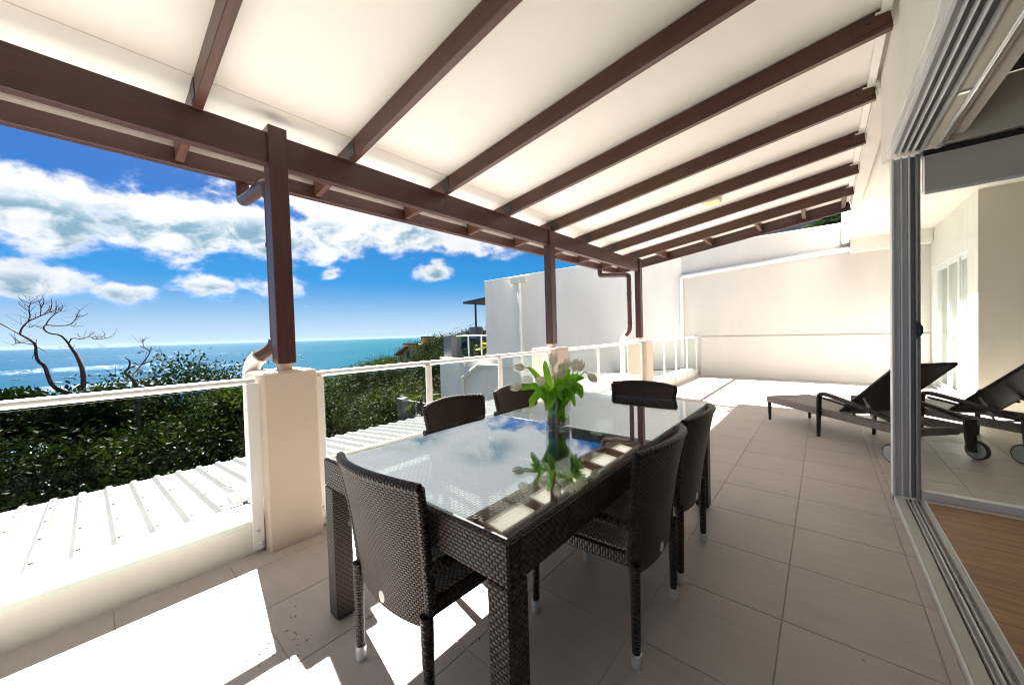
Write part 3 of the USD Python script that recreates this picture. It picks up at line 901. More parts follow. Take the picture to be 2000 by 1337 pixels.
house.part("interior_end_wall", MB().box((.40, -3.15, 0), (5.0, -3.0, 2.95)), "interior_wall")
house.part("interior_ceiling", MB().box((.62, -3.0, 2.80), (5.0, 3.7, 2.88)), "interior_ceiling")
house.part("door_head_wall", MB().box((.621, 3.72, 2.475), (3.4, 3.86, 2.80)).box((.621, -3.0, 2.51), (.70, 3.72, 2.80)), "interior_wall")
house.part("bedroom_inside", MB().box((2.9, 8.4, 0), (2.95, 11.0, 2.6)), "interior_wall")
floor_in = Thing("interior_floor", "warm brown timber plank floor inside the room", "floor", (0, 0, 0), kind="structure")
PW = .19
k = 0
y = -1.0
while y < 3.70:
    x = .535 - (0.0 if k % 2 else .47) - .2 * (k % 3)
    while x < 4.9:
        x0, x1 = max(x, .535), min(x + 1.25, 5.0)
        if x1 - x0 > .03:
            floor_in.part("plank", box((x0 + .0006, y + .0006, .03), (x1 - .0006, min(y + PW, 3.75) - .0006, .048), .0012), "plank")
        x += 1.25
    y += PW; k += 1
floor_in.part("subfloor", MB().box((.54, -3.0, -.2), (5.0, 3.72, .030)), "soil")

# sliding doors: stacked leaves, tracks, glass return
sd = Thing("sliding_door", "grey aluminium sliding doors stacked open with their floor and head tracks", "sliding door", (.45, 3.83, 0))
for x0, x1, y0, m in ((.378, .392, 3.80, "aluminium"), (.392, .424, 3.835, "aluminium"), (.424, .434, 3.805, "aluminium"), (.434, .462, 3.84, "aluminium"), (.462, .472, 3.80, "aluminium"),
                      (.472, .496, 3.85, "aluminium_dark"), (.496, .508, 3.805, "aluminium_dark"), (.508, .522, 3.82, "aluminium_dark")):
    sd.part("stile", MB().box((x0 + .0005, y0, .03), (x1 - .0005, 3.90, 2.47), .0015), m)
for k, (x0, x1, z1, m) in enumerate(((.384, .394, .030, "aluminium"), (.394, .440, .034, "sill_beige"), (.440, .452, .012, "track_dark"), (.452, .456, .030, "aluminium"), (.456, .472, .010, "aluminium_dark"),
                                     (.472, .478, .034, "rail_white"), (.478, .492, .010, "track_dark"), (.492, .496, .030, "aluminium"), (.496, .512, .012, "aluminium_dark"), (.512, .533, .040, "aluminium_dark"), (.533, .538, .049, "aluminium"))):
    sd.part("sill_track", MB().box((x0 + .0002, -2.6, -.02), (x1 - .0002, 3.80, z1), .001), m)
for k, (x0, x1, z0, m) in enumerate(((.346, .366, 2.482, "rail_white"), (.366, .384, 2.474, "aluminium"), (.384, .408, 2.497, "aluminium_dark"), (.408, .414, 2.470, "aluminium"), (.414, .440, 2.499, "track_dark"), (.440, .446, 2.466, "rail_white"),
                                     (.446, .474, 2.499, "track_dark"), (.474, .482, 2.466, "aluminium"), (.482, .512, 2.490, "track_dark"), (.512, .526, 2.462, "aluminium_dark"))):
    sd.part("head_track", MB().box((x0 + .0002, -2.6, z0), (x1 - .0002, 3.795, 2.5045), .001), m)
sd.part("latch", MB().box((.496, 3.785, 1.18), (.506, 3.804, 1.31), .004).tube([(.506, 3.79, 1.20), (.520, 3.785, 1.225), (.520, 3.785, 1.265), (.506, 3.79, 1.29)], .008, 8), "strap_black")

gw = Thing("glass_wall", "fixed glass panel beside the doors with a row of hexagon stickers", "window", (1.4, 3.83, 0))
gw.part("bottom_rail", MB().box((.5225, 3.80, .049), (3.4, 3.86, .105), .003), "aluminium")
gw.part("top_rail", MB().box((.5225, 3.80, 2.44), (3.4, 3.86, 2.474), .003), "aluminium_dark")
gw.part("glass_pane", MB().box((.5225, 3.826, .105), (3.4, 3.834, 2.44)), "glass_pane")
for k in range(9):
    m = MB()
    cx, cz = .678 + .0605 * k, 1.193
    v = []
    for R_ in (.0205, .0185):
        for i in range(6):
            a = math.radians(60 * i)
            v.append((cx + R_ * math.cos(a), 3.8235, cz + R_ * math.sin(a)))
    m.flat(v, [(i, (i + 1) % 6, 6 + (i + 1) % 6, 6 + i) for i in range(6)])
    gw.part("hexagon_sticker", m, "tag_white")
rb = Thing("roller_blind", "rolled down grey fabric blind above the glass panel", "blind", (1.4, 3.79, 2.3))
rb.part("fabric", MB().box((.534, 3.778, 2.19), (3.3, 3.780, 2.43)), "blind_grey")
rb.part("bottom_bar", MB().box((.534, 3.772, 2.172), (3.3, 3.786, 2.191), .002), "aluminium")
rb.part("roller", MB().tube([(.526, 3.765, 2.448), (3.3, 3.765, 2.448)], .020, 12), "strap_black")
rb.part("chain", MB().tube([(.527, 3.783, 2.43), (.527, 3.783, 2.19)], .003, 6), "tag_white")
cr = Thing("curtain_rail", "slim silver curtain rail under the ceiling inside the door", "rail", (.585, 2.5, 2.44))
cr.part("rail", MB().box((.577, -2.6, 2.452), (.592, 3.70, 2.462), .002).box((.581, -2.6, 2.446), (.588, 3.70, 2.452)), "steel")
cr.part("bracket", MB().box((.535, 2.95, 2.462), (.60, 2.975, 2.472)), "steel")
cr.part("end_cap", MB().box((.570, 3.70, 2.444), (.598, 3.712, 2.464), .002), "tag_white")
house.part("curtain_pelmet", MB().box((.5265, -3.0, 2.473), (.6205, 3.72, 2.503)), "render_beige")

bd = Thing("bedroom_door", "white framed sliding glass door in the recess wall behind the loungers", "sliding door", (1.65, 9.8, 0))
bd.part("frame", MB().box((1.655, 8.62, .0), (1.76, 8.665, 2.40), .003).box((1.655, 10.955, 0), (1.76, 11.0, 2.40), .003).box((1.655, 8.665, 2.355), (1.76, 10.955, 2.40), .003).box((1.655, 8.665, .002), (1.76, 10.955, .04), .003), "rail_white")
for a, b, xo in ((8.665, 9.30, 1.705), (9.27, 9.95, 1.675), (9.92, 10.955, 1.705)):
    d = bd.part("door_leaf", MB().box((xo, a, .045), (xo + .025, a + .05, 2.35), .002).box((xo, b - .05, .045), (xo + .025, b, 2.35), .002).box((xo, a + .05, .045), (xo + .025, b - .05, .12)).box((xo, a + .05, 2.28), (xo + .025, b - .05, 2.35)), "rail_white")
    bd.part("glass_pane", MB().box((xo + .009, a + .05, .12), (xo + .015, b - .05, 2.28)), "glass_pane", d)
bd.part("lock", MB().lathe([(0, .03), (.055, .03), (.06, .02), (.06, 0)], (1.675, 9.32, 1.12), 16, (-1, 0, 0)), "steel")
cu = Thing("curtain", "white sheer curtain behind the bedroom sliding door", "curtain", (1.95, 9.8, 0))
yy = np.linspace(8.68, 10.95, 160)
xx = 1.93 + .03 * np.sin(yy * 34) + .012 * np.sin(yy * 71 + 1)
cu.part("fabric", MB().grid(np.array([np.stack([xx + .0 * z, yy, 0 * yy + z], 1) for z in np.linspace(.02, 2.38, 6)])), "curtain")

# ---------------------------------------------------------------- metal roof below the kerb
mr = Thing("metal_roof", "white ribbed metal roof below the kerb, dotted with dark screws", "roof", (-3.9, 4, .0))
AX, BX, AZ, BZ = -2.945, -4.98, .165, -.015


def mz(x):
    return AZ + (x - AX) * (BZ - AZ) / (BX - AX)


pitch = .158
ys = np.arange(-2.6, WY - .05, pitch)
V, polys = [], []
mr.part("sheet", MB().flat([(AX, -2.6, AZ), (BX, -2.6, BZ), (BX, WY, BZ), (AX, WY, AZ), (AX, -2.6, AZ - .01), (BX, -2.6, BZ - .01), (BX, WY, BZ - .01), (AX, WY, AZ - .01)],
                           [(0, 3, 2, 1), (4, 5, 6, 7), (1, 2, 6, 5)]), "metal_roof")
screws = MB()
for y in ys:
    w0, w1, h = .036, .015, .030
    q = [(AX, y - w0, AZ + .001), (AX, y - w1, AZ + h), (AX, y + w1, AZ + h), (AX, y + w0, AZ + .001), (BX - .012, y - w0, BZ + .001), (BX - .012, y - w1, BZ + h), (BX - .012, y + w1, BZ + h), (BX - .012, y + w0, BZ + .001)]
    mr.part("rib", MB().flat(q, [(0, 1, 5, 4), (1, 2, 6, 5), (2, 3, 7, 6), (4, 5, 6, 7), (0, 3, 2, 1)]), "metal_rib_shaded")
    for s in (.10, .34, .58, .80, .94):
        x = AX + (BX - AX) * s
        screws.lathe([(0, .008), (.0065, .007), (.008, 0)], (x + .01 * rng.random(), y + .004 * rng.normal(), mz(x) + h), 6)
mr.part("screws", screws, "screw_dark", kind="stuff")
mr.part("edge_gutter", MB().box((BX - .13, -2.6, BZ - .14), (BX - .012, WY, BZ - .02), .01), "metal_roof")
mr.part("flashing_box", MB().box((-3.20, .60, .19), (-3.06, .80, .235), .006), "metal_roof")

# ================================================================== FURNITURE
def table():
    x0, x1, y0, y1 = -1.785, -.637, .702, 2.945
    t = Thing("dining_table", "long dark wicker dining table with a glass top", "table", ((x0 + x1) / 2, (y0 + y1) / 2, 0))
    for (a, b) in ((x0, y0), (x1 - .085, y0), (x0, y1 - .085), (x1 - .085, y1 - .085)):
        t.part("leg", MB().box((a, b, .006), (a + .085, b + .085, .618), .006, grain=(0, 0, 1)), "wicker")
        t.part("glide", box((a + .02, b + .02, 0), (a + .065, b + .065, .006)), "rubber")
    e = .0
    t.part("apron", MB().box((x0, y0, .6185), (x1, y0 + .05, .744), .006, grain=(0, 0, 1)), "wicker")
    t.part("apron", MB().box((x0, y1 - .05, .6185), (x1, y1, .744), .006, grain=(0, 0, 1)), "wicker")
    t.part("apron", MB().box((x0, y0 + .0502, .6185), (x0 + .05, y1 - .0502, .744), .006, grain=(0, 0, 1)), "wicker")
    t.part("apron", MB().box((x1 - .05, y0 + .0502, .6185), (x1, y1 - .0502, .744), .006, grain=(0, 0, 1)), "wicker")
    t.part("woven_top", MB().flat([(x0 + .0505, y0 + .0505, .739), (x1 - .0505, y0 + .0505, .739), (x1 - .0505, y1 - .0505, .739), (x0 + .0505, y1 - .0505, .739)], [(0, 1, 2, 3)], (1, 0, 0)), "wicker_open")
    t.part("glass_top", MB().box((x0 + .012, y0 + .012, .7455), (x1 - .012, y1 - .012, .7545)), "glass_top")


table()


def make_chair(loc, rot, label):
    t = Thing("wicker_chair", label, "chair", (*loc, 0), "wicker chairs round the glass table", rotz=rot, local=True)
    S_, T_ = np.linspace(-1, 1, 17), np.linspace(0, 1, 11)
    P = np.zeros((11, 17, 3))
    for i, q in enumerate(T_):
        w = .228 + .036 * q ** 1.6
        for j, s in enumerate(S_):
            z = .352 + q * (.835 - .352) + q * .018 * (1 - s * s) - (1 - q) * .012 * (1 - s * s)
            P[i, j] = (s * w, -.238 - .088 * q ** 1.3 + (.030 + .035 * q) * s * s, z)
    bk = t.part("backrest", MB().shell(P, .020), "wicker_fine")
    rim = MB()
    rim.tube(P[-1], .0165, 10)
    for side in (0, -1):
        rim.tube(P[:, side][1:], np.linspace(.020, .0165, 10), 10)
    t.part("rim", rim, "wicker_bind", bk)
    a = np.linspace(0, 2 * math.pi, 14, endpoint=False)
    ring = np.stack([.019 * np.cos(a), 0 * a - .2535, .377 + .021 * np.sin(a)], 1)
    v = np.vstack([ring, ring + [0, .006, 0]])
    t.part("oval_tag", MB().flat(v, [list(range(14))] + [(i, 14 + i, 14 + (i + 1) % 14, (i + 1) % 14) for i in range(14)]), "tag_white", bk)
    Q = np.zeros((9, 11, 3))
    for i, y in enumerate(np.linspace(-.225, .255, 9)):
        for j, s in enumerate(np.linspace(-1, 1, 11)):
            w = .222 + .022 * i / 8
            Q[i, j] = (s * w, y - .012 * s * s * (i == 8), .442 - .010 * (1 - s * s) * math.sin(math.pi * i / 8) - .012 * (i == 8))
    st = t.part("seat", MB().shell(Q, .016), "wicker_grey")
    rail = MB()
    rail.bar((-.225, -.20, .412), (-.246, .235, .412), .022, .055, bev=.006).bar((.225, -.20, .412), (.246, .235, .412), .022, .055, bev=.006).bar((-.235, .248, .410), (.235, .248, .410), .024, .058, bev=.008)
    t.part("seat_rail", rail, "wicker_bind", st)
    for sx in (-1, 1):
        t.part("leg", MB().tube([(sx * .230, -.226, .058), (sx * .228, -.226, .25), (sx * .226, -.224, .40)], (.0165, .0195, .0225), 10), "wicker_bind")
        t.part("foot_cap", MB().lathe([(0, 0), (.017, .001), (.0175, .012), (.021, .0125), (.0205, .058), (.017, .060)], (sx * .230, -.226, 0), 14), "steel")
        t.part("leg", MB().tube([(sx * .240, .250, .058), (sx * .238, .248, .25), (sx * .236, .245, .42)], (.0165, .0195, .0215), 10), "wicker_bind")
        t.part("foot_cap", MB().lathe([(0, 0), (.017, .001), (.0175, .012), (.021, .0125), (.0205, .058), (.017, .060)], (sx * .240, .250, 0), 14), "steel")
        t.part("armrest", MB().tube([(sx * .236, -.235, .555), (sx * .262, -.17, .565), (sx * .275, -.05, .572), (sx * .275, .12, .570), (sx * .262, .225, .545), (sx * .242, .248, .48), (sx * .237, .246, .42)],
                                    (.022, .021, .020, .020, .020, .020, .020), 10, squash=(1.25, .85), smooth=2), "wicker_bind")
    return t


chair = make_chair((-1.205, .905), 0, "nearest wicker chair at the near end of the table, its back to the viewer")
copy(chair, (-.782, 1.563, 0), 90, "wicker chair on the house side of the table, nearer to the viewer")
copy(chair, (-.790, 2.165, 0), 90, "wicker chair on the house side of the table, beside the far right table leg")
copy(chair, (-1.70, 1.665, 0), -90, "wicker chair on the sea side, the one farther left, only its backrest showing")
copy(chair, (-1.70, 2.330, 0), -90, "wicker chair on the sea side of the table, half hidden behind the tulips")
copy(chair, (-1.160, 2.765, 0), 180, "wicker chair at the far end of the table, facing the viewer")


def make_lounger(loc, rot, label):
    t = Thing("sun_lounger", label, "sun lounger", (*loc, 0), "wicker sun loungers on the terrace", rotz=rot, local=True)
    for s in (-1, 1):
        t.part("side_rail", MB().bar((0, s * .29, .288), (1.72, s * .29, .288), .045, .085, bev=.010), "wicker_grey")
    t.part("end_rail", MB().bar((.02, -.267, .288), (.02, .267, .288), .04, .085, bev=.010), "wicker_grey")
    t.part("end_rail", MB().bar((1.70, -.267, .270), (1.70, .267, .270), .04, .075, bev=.010), "wicker_grey")
    G_ = np.array([[(x, y, .322 - .006 * (1 - (y / .27) ** 2)) for x in np.linspace(.035, 1.10, 9)] for y in np.linspace(-.268, .268, 7)])
    t.part("lying_surface", MB().shell(G_, .014), "wicker_grey")
    hx, hz, L, an = 1.09, .345, .80, math.radians(43.5)
    B = np.array([[(hx + L * q * math.cos(an), y, hz + L * q * math.sin(an) - .012 * (1 - (y / .29) ** 2)) for q in np.linspace(0, 1, 9)] for y in np.linspace(-.285, .285, 7)])
    b = t.part("backrest", MB().shell(B, .026), "wicker_fine")
    fr = MB()
    for s in (-1, 1):
        fr.tube([(hx, s * .288, hz), (hx + L * math.cos(an), s * .288, hz + L * math.sin(an))], .016, 8)
    fr.tube([(hx + L * math.cos(an), -.288, hz + L * math.sin(an)), (hx + L * math.cos(an), .288, hz + L * math.sin(an))], .016, 8)
    t.part("back_rim", fr, "wicker_bind", b)
    for s in (-1, 1):
        t.part("foot_leg", MB().tube([(.03, s * .285, .0), (.027, s * .287, .26)], (.016, .026), 8), "wicker_bind")
        arm = MB().tube([(.862, s * .335, .0), (.868, s * .335, .30), (.875, s * .335, .475), (.895, s * .335, .505), (.96, s * .338, .512), (1.12, s * .345, .492), (1.45, s * .352, .435), (1.72, s * .352, .372)],
                        (.016, .024, .026, .027, .026, .025, .025, .026), 10, squash=(1.2, .9), smooth=2)
        t.part("armrest", arm, "wicker_bind")
        t.part("arm_brace", MB().bar((.93, s * .335, .462), (1.20, s * .340, .432), .03, .022, bev=.005), "wicker_bind")
        t.part("rear_leg", MB().tube([(1.72, s * .352, .385), (1.725, s * .352, .20), (1.735, s * .352, .075)], (.050, .042, .034), 10, squash=(.8, 1.0)), "wicker_bind")
        w = t.part("wheel", MB().lathe([(.030, -.018), (.084, -.018), (.088, -.012), (.088, .012), (.084, .018), (.030, .018), (.030, -.018)], (1.735, s * .410, .088), 24, (0, 1, 0)), "rubber")
        t.part("hub", MB().lathe([(0, -.020), (.074, -.0195), (.076, -.017), (.076, .017), (.074, .0195), (0, .020)], (1.735, s * .410, .088), 24, (0, 1, 0)), "wheel_grey", w)
        t.part("support_strut", MB().tube([(1.30, s * .24, .525), (1.43, s * .25, .30)], .009, 8).tube([(1.335, s * .24, .47), (1.40, s * .25, .35)], .014, 8), "aluminium_dark")
    t.part("support_bar", MB().tube([(1.43, -.26, .30), (1.43, .26, .30)], .010, 8), "aluminium_dark")
    return t


lounger = make_lounger((-.385, 6.38), -47.6, "wicker sun lounger half behind the door frame, its foot end out on the open terrace")
copy(lounger, (.50, 6.99, 0), -47.6, "wicker sun lounger nearest the beige recess wall, seen through the glass panel")

# ---------------------------------------------------------------- vase of tulips
VX, VY, VZ = -1.18, 1.77, .7548
vase = Thing("glass_vase", "clear cylindrical glass vase with a little water", "vase", (VX, VY, VZ))
VR = .077
vase.part("glass_wall", MB().lathe([(0, 0.0002), (VR - .004, 0.0002), (VR, .004), (VR, .182), (VR - .0035, .183), (VR - .0045, .181), (VR - .0045, .018), (0, .016)], (VX, VY, VZ), 40), "vase_glass")
vase.part("water", MB().lathe([(0, .0175), (VR - .006, .0185), (VR - .006, .062), (0, .062)], (VX, VY, VZ), 32), "vase_water")
RX, RY_ = np.array([math.cos(YAW), math.sin(YAW), 0]), np.array([-math.sin(YAW), math.cos(YAW), 0])


def vp(dr, dd, dz):
    return np.array([VX, VY, VZ]) + RX * dr + RY_ * dd + np.array([0, 0, dz])


def bud(c, axis, size, opening=0.0, seed=0):
    """Six overlapping petals round an axis."""
    r_ = np.random.default_rng(seed)
    axis = axis / np.linalg.norm(axis)
    s = np.cross(axis, [0.3, .5, .8]); s /= np.linalg.norm(s)
    t = np.cross(axis, s)
    out = []
    for k in range(6):
        a0 = k * math.pi / 3 + r_.normal() * .08
        lay = .92 if k % 2 else 1.0
        L = size * (1 + .05 * r_.normal())
        G_ = np.zeros((8, 5, 3))
        for i, q in enumerate(np.linspace(0, 1, 8)):
            rad = size * .34 * lay * (math.sin(math.pi * min(.08 + q * (.86 - .25 * opening), 1)) ** .75)
            wid = (.95 * math.sin(math.pi * (.12 + .86 * q)) ** .6)
            for j, e in enumerate(np.linspace(-1, 1, 5)):
                a = a0 + e * wid * .62
                rr = rad * (1 - .03 * e * e) * (1 + opening * q * .8)
                G_[i, j] = c + axis * (L * q * (1 - .04 * e * e)) + rr * (math.cos(a) * s + math.sin(a) * t)
        out.append(MB().grid(G_))
    return out


def blade(pts, width, cup=.35):
    """A lance-shaped leaf along a curve."""
    m = MB()
    pts = np.asarray(pts, float)
    for _ in range(2):
        q = [pts[0]]
        for i in range(len(pts) - 1):
            q += [pts[i] * .75 + pts[i + 1] * .25, pts[i] * .25 + pts[i + 1] * .75]
        q.append(pts[-1]); pts = np.array(q)
    d = np.gradient(pts, axis=0); d /= np.linalg.norm(d, axis=1, keepdims=True)
    view = np.array([VX, VY, 0]) * -1
    n = len(pts)
    rows = []
    for i in range(n):
        q = i / (n - 1)
        w = width * max(1.75 * (q + .08) ** .45 * (1.0 - q) ** .75, .03)
        s = np.cross(d[i], -RY_ + np.array([0, 0, .6])); s /= np.linalg.norm(s)
        u = np.cross(s, d[i])
        rows.append([pts[i] + s * w * e + u * w * cup * (e * e - .5) for e in (-1, -.5, 0, .5, 1)])
    return m.grid(np.array(rows))


TULIPS = [  # flower (right, depth, up), size, axis (right, depth, up), opening, leaves as point lists, label
    ((-.184, .02, .345), .052, (-1, 0, .15), 0, [[(-.03, 0, .10), (-.10, .02, .28), (-.165, .02, .352)]], "white tulip on the upper left of the bunch, its closed bud pointing left"),
    ((-.205, -.03, .248), .058, (-1, -.1, -.25), .05, [[(-.03, -.01, .10), (-.09, -.02, .235), (-.15, -.03, .245), (-.215, -.04, .225)]], "white tulip lowest on the left, its bud drooping outwards"),
    ((-.085, -.07, .270), .062, (-.45, -.8, .25), .25, [[(-.02, -.03, .10), (-.03, -.09, .22), (-.05, -.11, .17), (-.075, -.115, .115)], [(-.04, -.04, .14), (-.09, -.06, .22), (-.13, -.06, .19), (-.165, -.06, .125)]], "full white tulip at the front left of the bunch, facing the viewer"),
    ((-.012, -.04, .300), .056, (.8, -.3, .35), .1, [[(-.01, -.03, .12), (.04, -.08, .22), (.07, -.09, .20), (.085, -.095, .13)]], "white tulip in the middle of the bunch, its bud lying to the right"),
    ((-.018, .02, .350), .060, (.1, .1, 1), .1, [[(-.02, .0, .12), (-.055, .0, .28), (-.068, .0, .385)]], "tallest white tulip with green streaks, standing upright at the back"),
    ((.010, -.01, .325), .050, (.5, -.3, .6), .1, [[(.0, .0, .12), (.01, -.04, .25), (.035, -.06, .285)]], "small white tulip just right of the tallest one"),
    ((.055, .01, .330), .056, (.25, .1, 1), .15, [[(.01, 0, .12), (.05, .0, .26), (.072, -.01, .335)]], "white tulip with yellowish base, right of the middle of the bunch"),
    ((.100, .0, .320), .064, (.35, -.2, .9), .35, [[(.02, 0, .12), (.07, -.02, .26), (.11, -.04, .295), (.14, -.04, .275)]], "broad open white tulip on the upper right of the bunch"),
    ((.130, .03, .315), .052, (.5, .2, .8), .25, [[(.03, .01, .12), (.08, .0, .22), (.105, -.01, .24), (.125, -.01, .18)]], "ruffled white tulip on the right edge, behind the broad open one"),
    ((.180, -.01, .300), .055, (.75, -.1, -.65), .05, [[(.0, -.02, .10), (.03, -.05, .24), (.10, -.03, .275), (.155, -.02, .282)]], "white tulip hanging off the far right on a long bent stem"),
]
for k, (fpos, size, ax, op, lvs, lab) in enumerate(TULIPS):
    t = Thing("tulip", lab, "tulip", vp(0, 0, .02), "white tulips in the glass vase")
    a = RX * ax[0] + RY_ * ax[1] + np.array([0, 0, ax[2]])
    a /= np.linalg.norm(a)
    c = vp(*fpos)
    ang = 2.4 * k
    foot = vp(.035 * math.cos(ang), .035 * math.sin(ang), .024)
    rim_ = vp(np.clip(fpos[0] * .30, -.05, .05) + .012 * math.cos(ang), .02 * math.sin(ang), .18)
    mid = vp(fpos[0] * .72, fpos[1] * .7, fpos[2] * .86 + .02)
    t.part("stem", MB().tube([foot, rim_, mid, c - a * .028, c], (.0036, .0036, .0034, .003, .003), 7, smooth=2), "tulip_stem")
    if k % 2 == 0:
        t.part("stem_end", MB().tube([foot + [0, 0, -.004], foot * .74 + rim_ * .26], (.0085, .0050), 7), "flower_orange")
    for m in bud(c, a, size * 1.22, op, k):
        t.part("petal", m, "tulip_petal")
    qr = np.random.default_rng(60 + k)
    w_ = qr.uniform(.35, .8)
    ex = [(fpos[0] * .12, fpos[1] * .1 - .01, .12), (fpos[0] * .45 + .03 * qr.normal(), -.045 + .03 * qr.normal(), .215 + .02 * qr.normal()),
          (fpos[0] * w_ + .04 * qr.normal(), -.06 + .04 * qr.normal(), .235 + .03 * qr.normal()), (fpos[0] * (w_ + .2) + .05 * qr.normal(), -.07 + .04 * qr.normal(), .17 + .07 * qr.random())]
    if k % 2:
        t.part("leaf", blade([foot, foot * .5 + rim_ * .5 + RY_ * -.012, rim_ * .6 + mid * .4, mid + np.array([0, 0, .02])], .017), "tulip_leaf")
    for lf in lvs + [ex]:
        t.part("leaf", blade([vp(*q) for q in lf], .0235 + .004 * (k % 3)), "tulip_leaf")


# ================================================================== VEGETATION
def leaf_cloud(r_, centres, spread, per, size, droop=.2, stretch=1.0):
    """Leaf-shaped folded quads gathered round clump centres."""
    n = len(centres) * per
    c = np.repeat(centres, per, axis=0)
    off = np.clip(r_.normal(size=(n, 3)), -1.9, 1.9) * np.repeat(spread, per)[:, None] * [1, 1, .7]
    p = c + off
    d = off / np.maximum(np.linalg.norm(off, axis=1, keepdims=True), 1e-6) + r_.normal(size=(n, 3)) * .8 + [0, 0, -droop]
    d /= np.linalg.norm(d, axis=1, keepdims=True)
    nn = r_.normal(size=(n, 3)) * .6 + [0, 0, 1.0]
    s = np.cross(d, nn); s /= np.maximum(np.linalg.norm(s, axis=1, keepdims=True), 1e-6)
    u = np.cross(s, d)
    L = size * (0.65 + .7 * r_.random((n, 1)))
    W = L * .27 * stretch
    v = np.stack([p, p + d * L * .45 + s * W + u * W * .3, p + d * L, p + d * L * .45 - s * W + u * W * .3], 1).reshape(-1, 3)
    k = np.arange(n)[:, None] * 4
    f = np.concatenate([k + [0, 1, 2], k + [0, 2, 3]], 0)
    return v, f, None, None


def crown_centres(r_, n, rx, rz, hole=.35):
    d = r_.normal(size=(n * 3, 3)); d /= np.linalg.norm(d, axis=1, keepdims=True)
    rad = (hole + (1 - hole) * r_.random((n * 3, 1)) ** .55)
    lob = .72 + .5 * meshkit.noise(d * 1.7 + 5.0 + r_.random() * 9, int(r_.integers(99)))[:, None]
    p = d * rad * lob * [rx, rx, rz]
    p = p[p[:, 2] > -rz * .75][:n]
    return p


def limbs(base, tops, r0, r_):
    m = MB()
    fork = base + np.array([0, 0, 1.0]) * max((tops[:, 2].mean() - base[2]) * .55, .4)
    m.tube([base, base * .5 + fork * .5 + np.append(r_.normal(size=2) * .08, 0), fork], (r0, r0 * .8, r0 * .65), 7)
    for p in tops:
        q = fork * .45 + p * .55 + np.append(r_.normal(size=2) * .15, .05)
        m.tube([fork, q, p], (r0 * .5, r0 * .28, r0 * .07), 5, smooth=1)
    return m


def make_tree(name, label, loc, gz, top, R, nc, per, size, mat, seed, group=None, rz=None):
    r_ = np.random.default_rng(seed)
    rz = rz or R * .85
    t = Thing(name, label, "tree", (loc[0], loc[1], gz), group, local=True)
    h = top - gz
    c = crown_centres(r_, nc, R, rz) + [0, 0, h - rz]
    c[:, 2] = np.minimum(c[:, 2], h - .12)
    t.part("crown", leaf_cloud(r_, c, np.full(len(c), R * .17) * (0.6 + .7 * r_.random(len(c))), per, size), mat)
    t.part("trunk", limbs(np.zeros(3), c[r_.choice(len(c), 12, replace=False)], .05 + .035 * R, r_), "bark")
    return t


FG = [  # x, y, crown top, radius, material, label
    (-11.9, 1.95, .78, 1.75, "leaf_mid", "tallest leafy tree against the sea, left of the nearest pier"),
    (-9.6, 2.35, .30, 1.05, "leaf_light", "pale green bushy tree just left of the nearest pier"),
    (-11.3, -.10, .42, .62, "leaf_mid", "small leafy tree between the two tall dead trunks"),
    (-12.4, -1.15, .45, .72, "leaf_dark", "leafy shrub at the far left edge above the handrail"),
    (-9.3, -.75, -.10, 1.6, "leaf_dark", "dark tree behind the left end of the nearest glass panel"),
    (-9.0, .90, -.12, 1.6, "leaf_mid", "tree with lit yellow green leaves in the middle of the nearest glass panel"),
    (-8.4, 2.25, -.22, 1.35, "leaf_dark", "dark tree behind the right end of the nearest glass panel"),
    (-13.2, .55, -.30, 1.6, "leaf_light", "paler tree farther back below the small dead tree"),
    (-7.7, .15, -.85, 1.35, "leaf_dark", "low dark shrub against the roof edge, left of centre of the nearest panel"),
    (-7.7, 1.75, -.85, 1.35, "leaf_dark", "low dark shrub against the roof edge beside the nearest pier"),
    (-8.0, -1.6, -.55, 1.5, "leaf_dark", "dark tree in the left corner above the metal roof"),
    (-11.2, 3.8, -.35, 1.6, "leaf_mid", "green tree behind the nearest pier"),
    (-7.5, 3.3, -1.0, 1.3, "leaf_dark", "low dark shrub against the roof edge, right of the nearest pier"),
]
for k, (x, y, top, R, m, lab) in enumerate(FG):
    make_tree("leafy_tree", lab, (x, y), ground_z(x, y) - .1, top, R, int(62 + 48 * R), 165, .088, m, 100 + k)

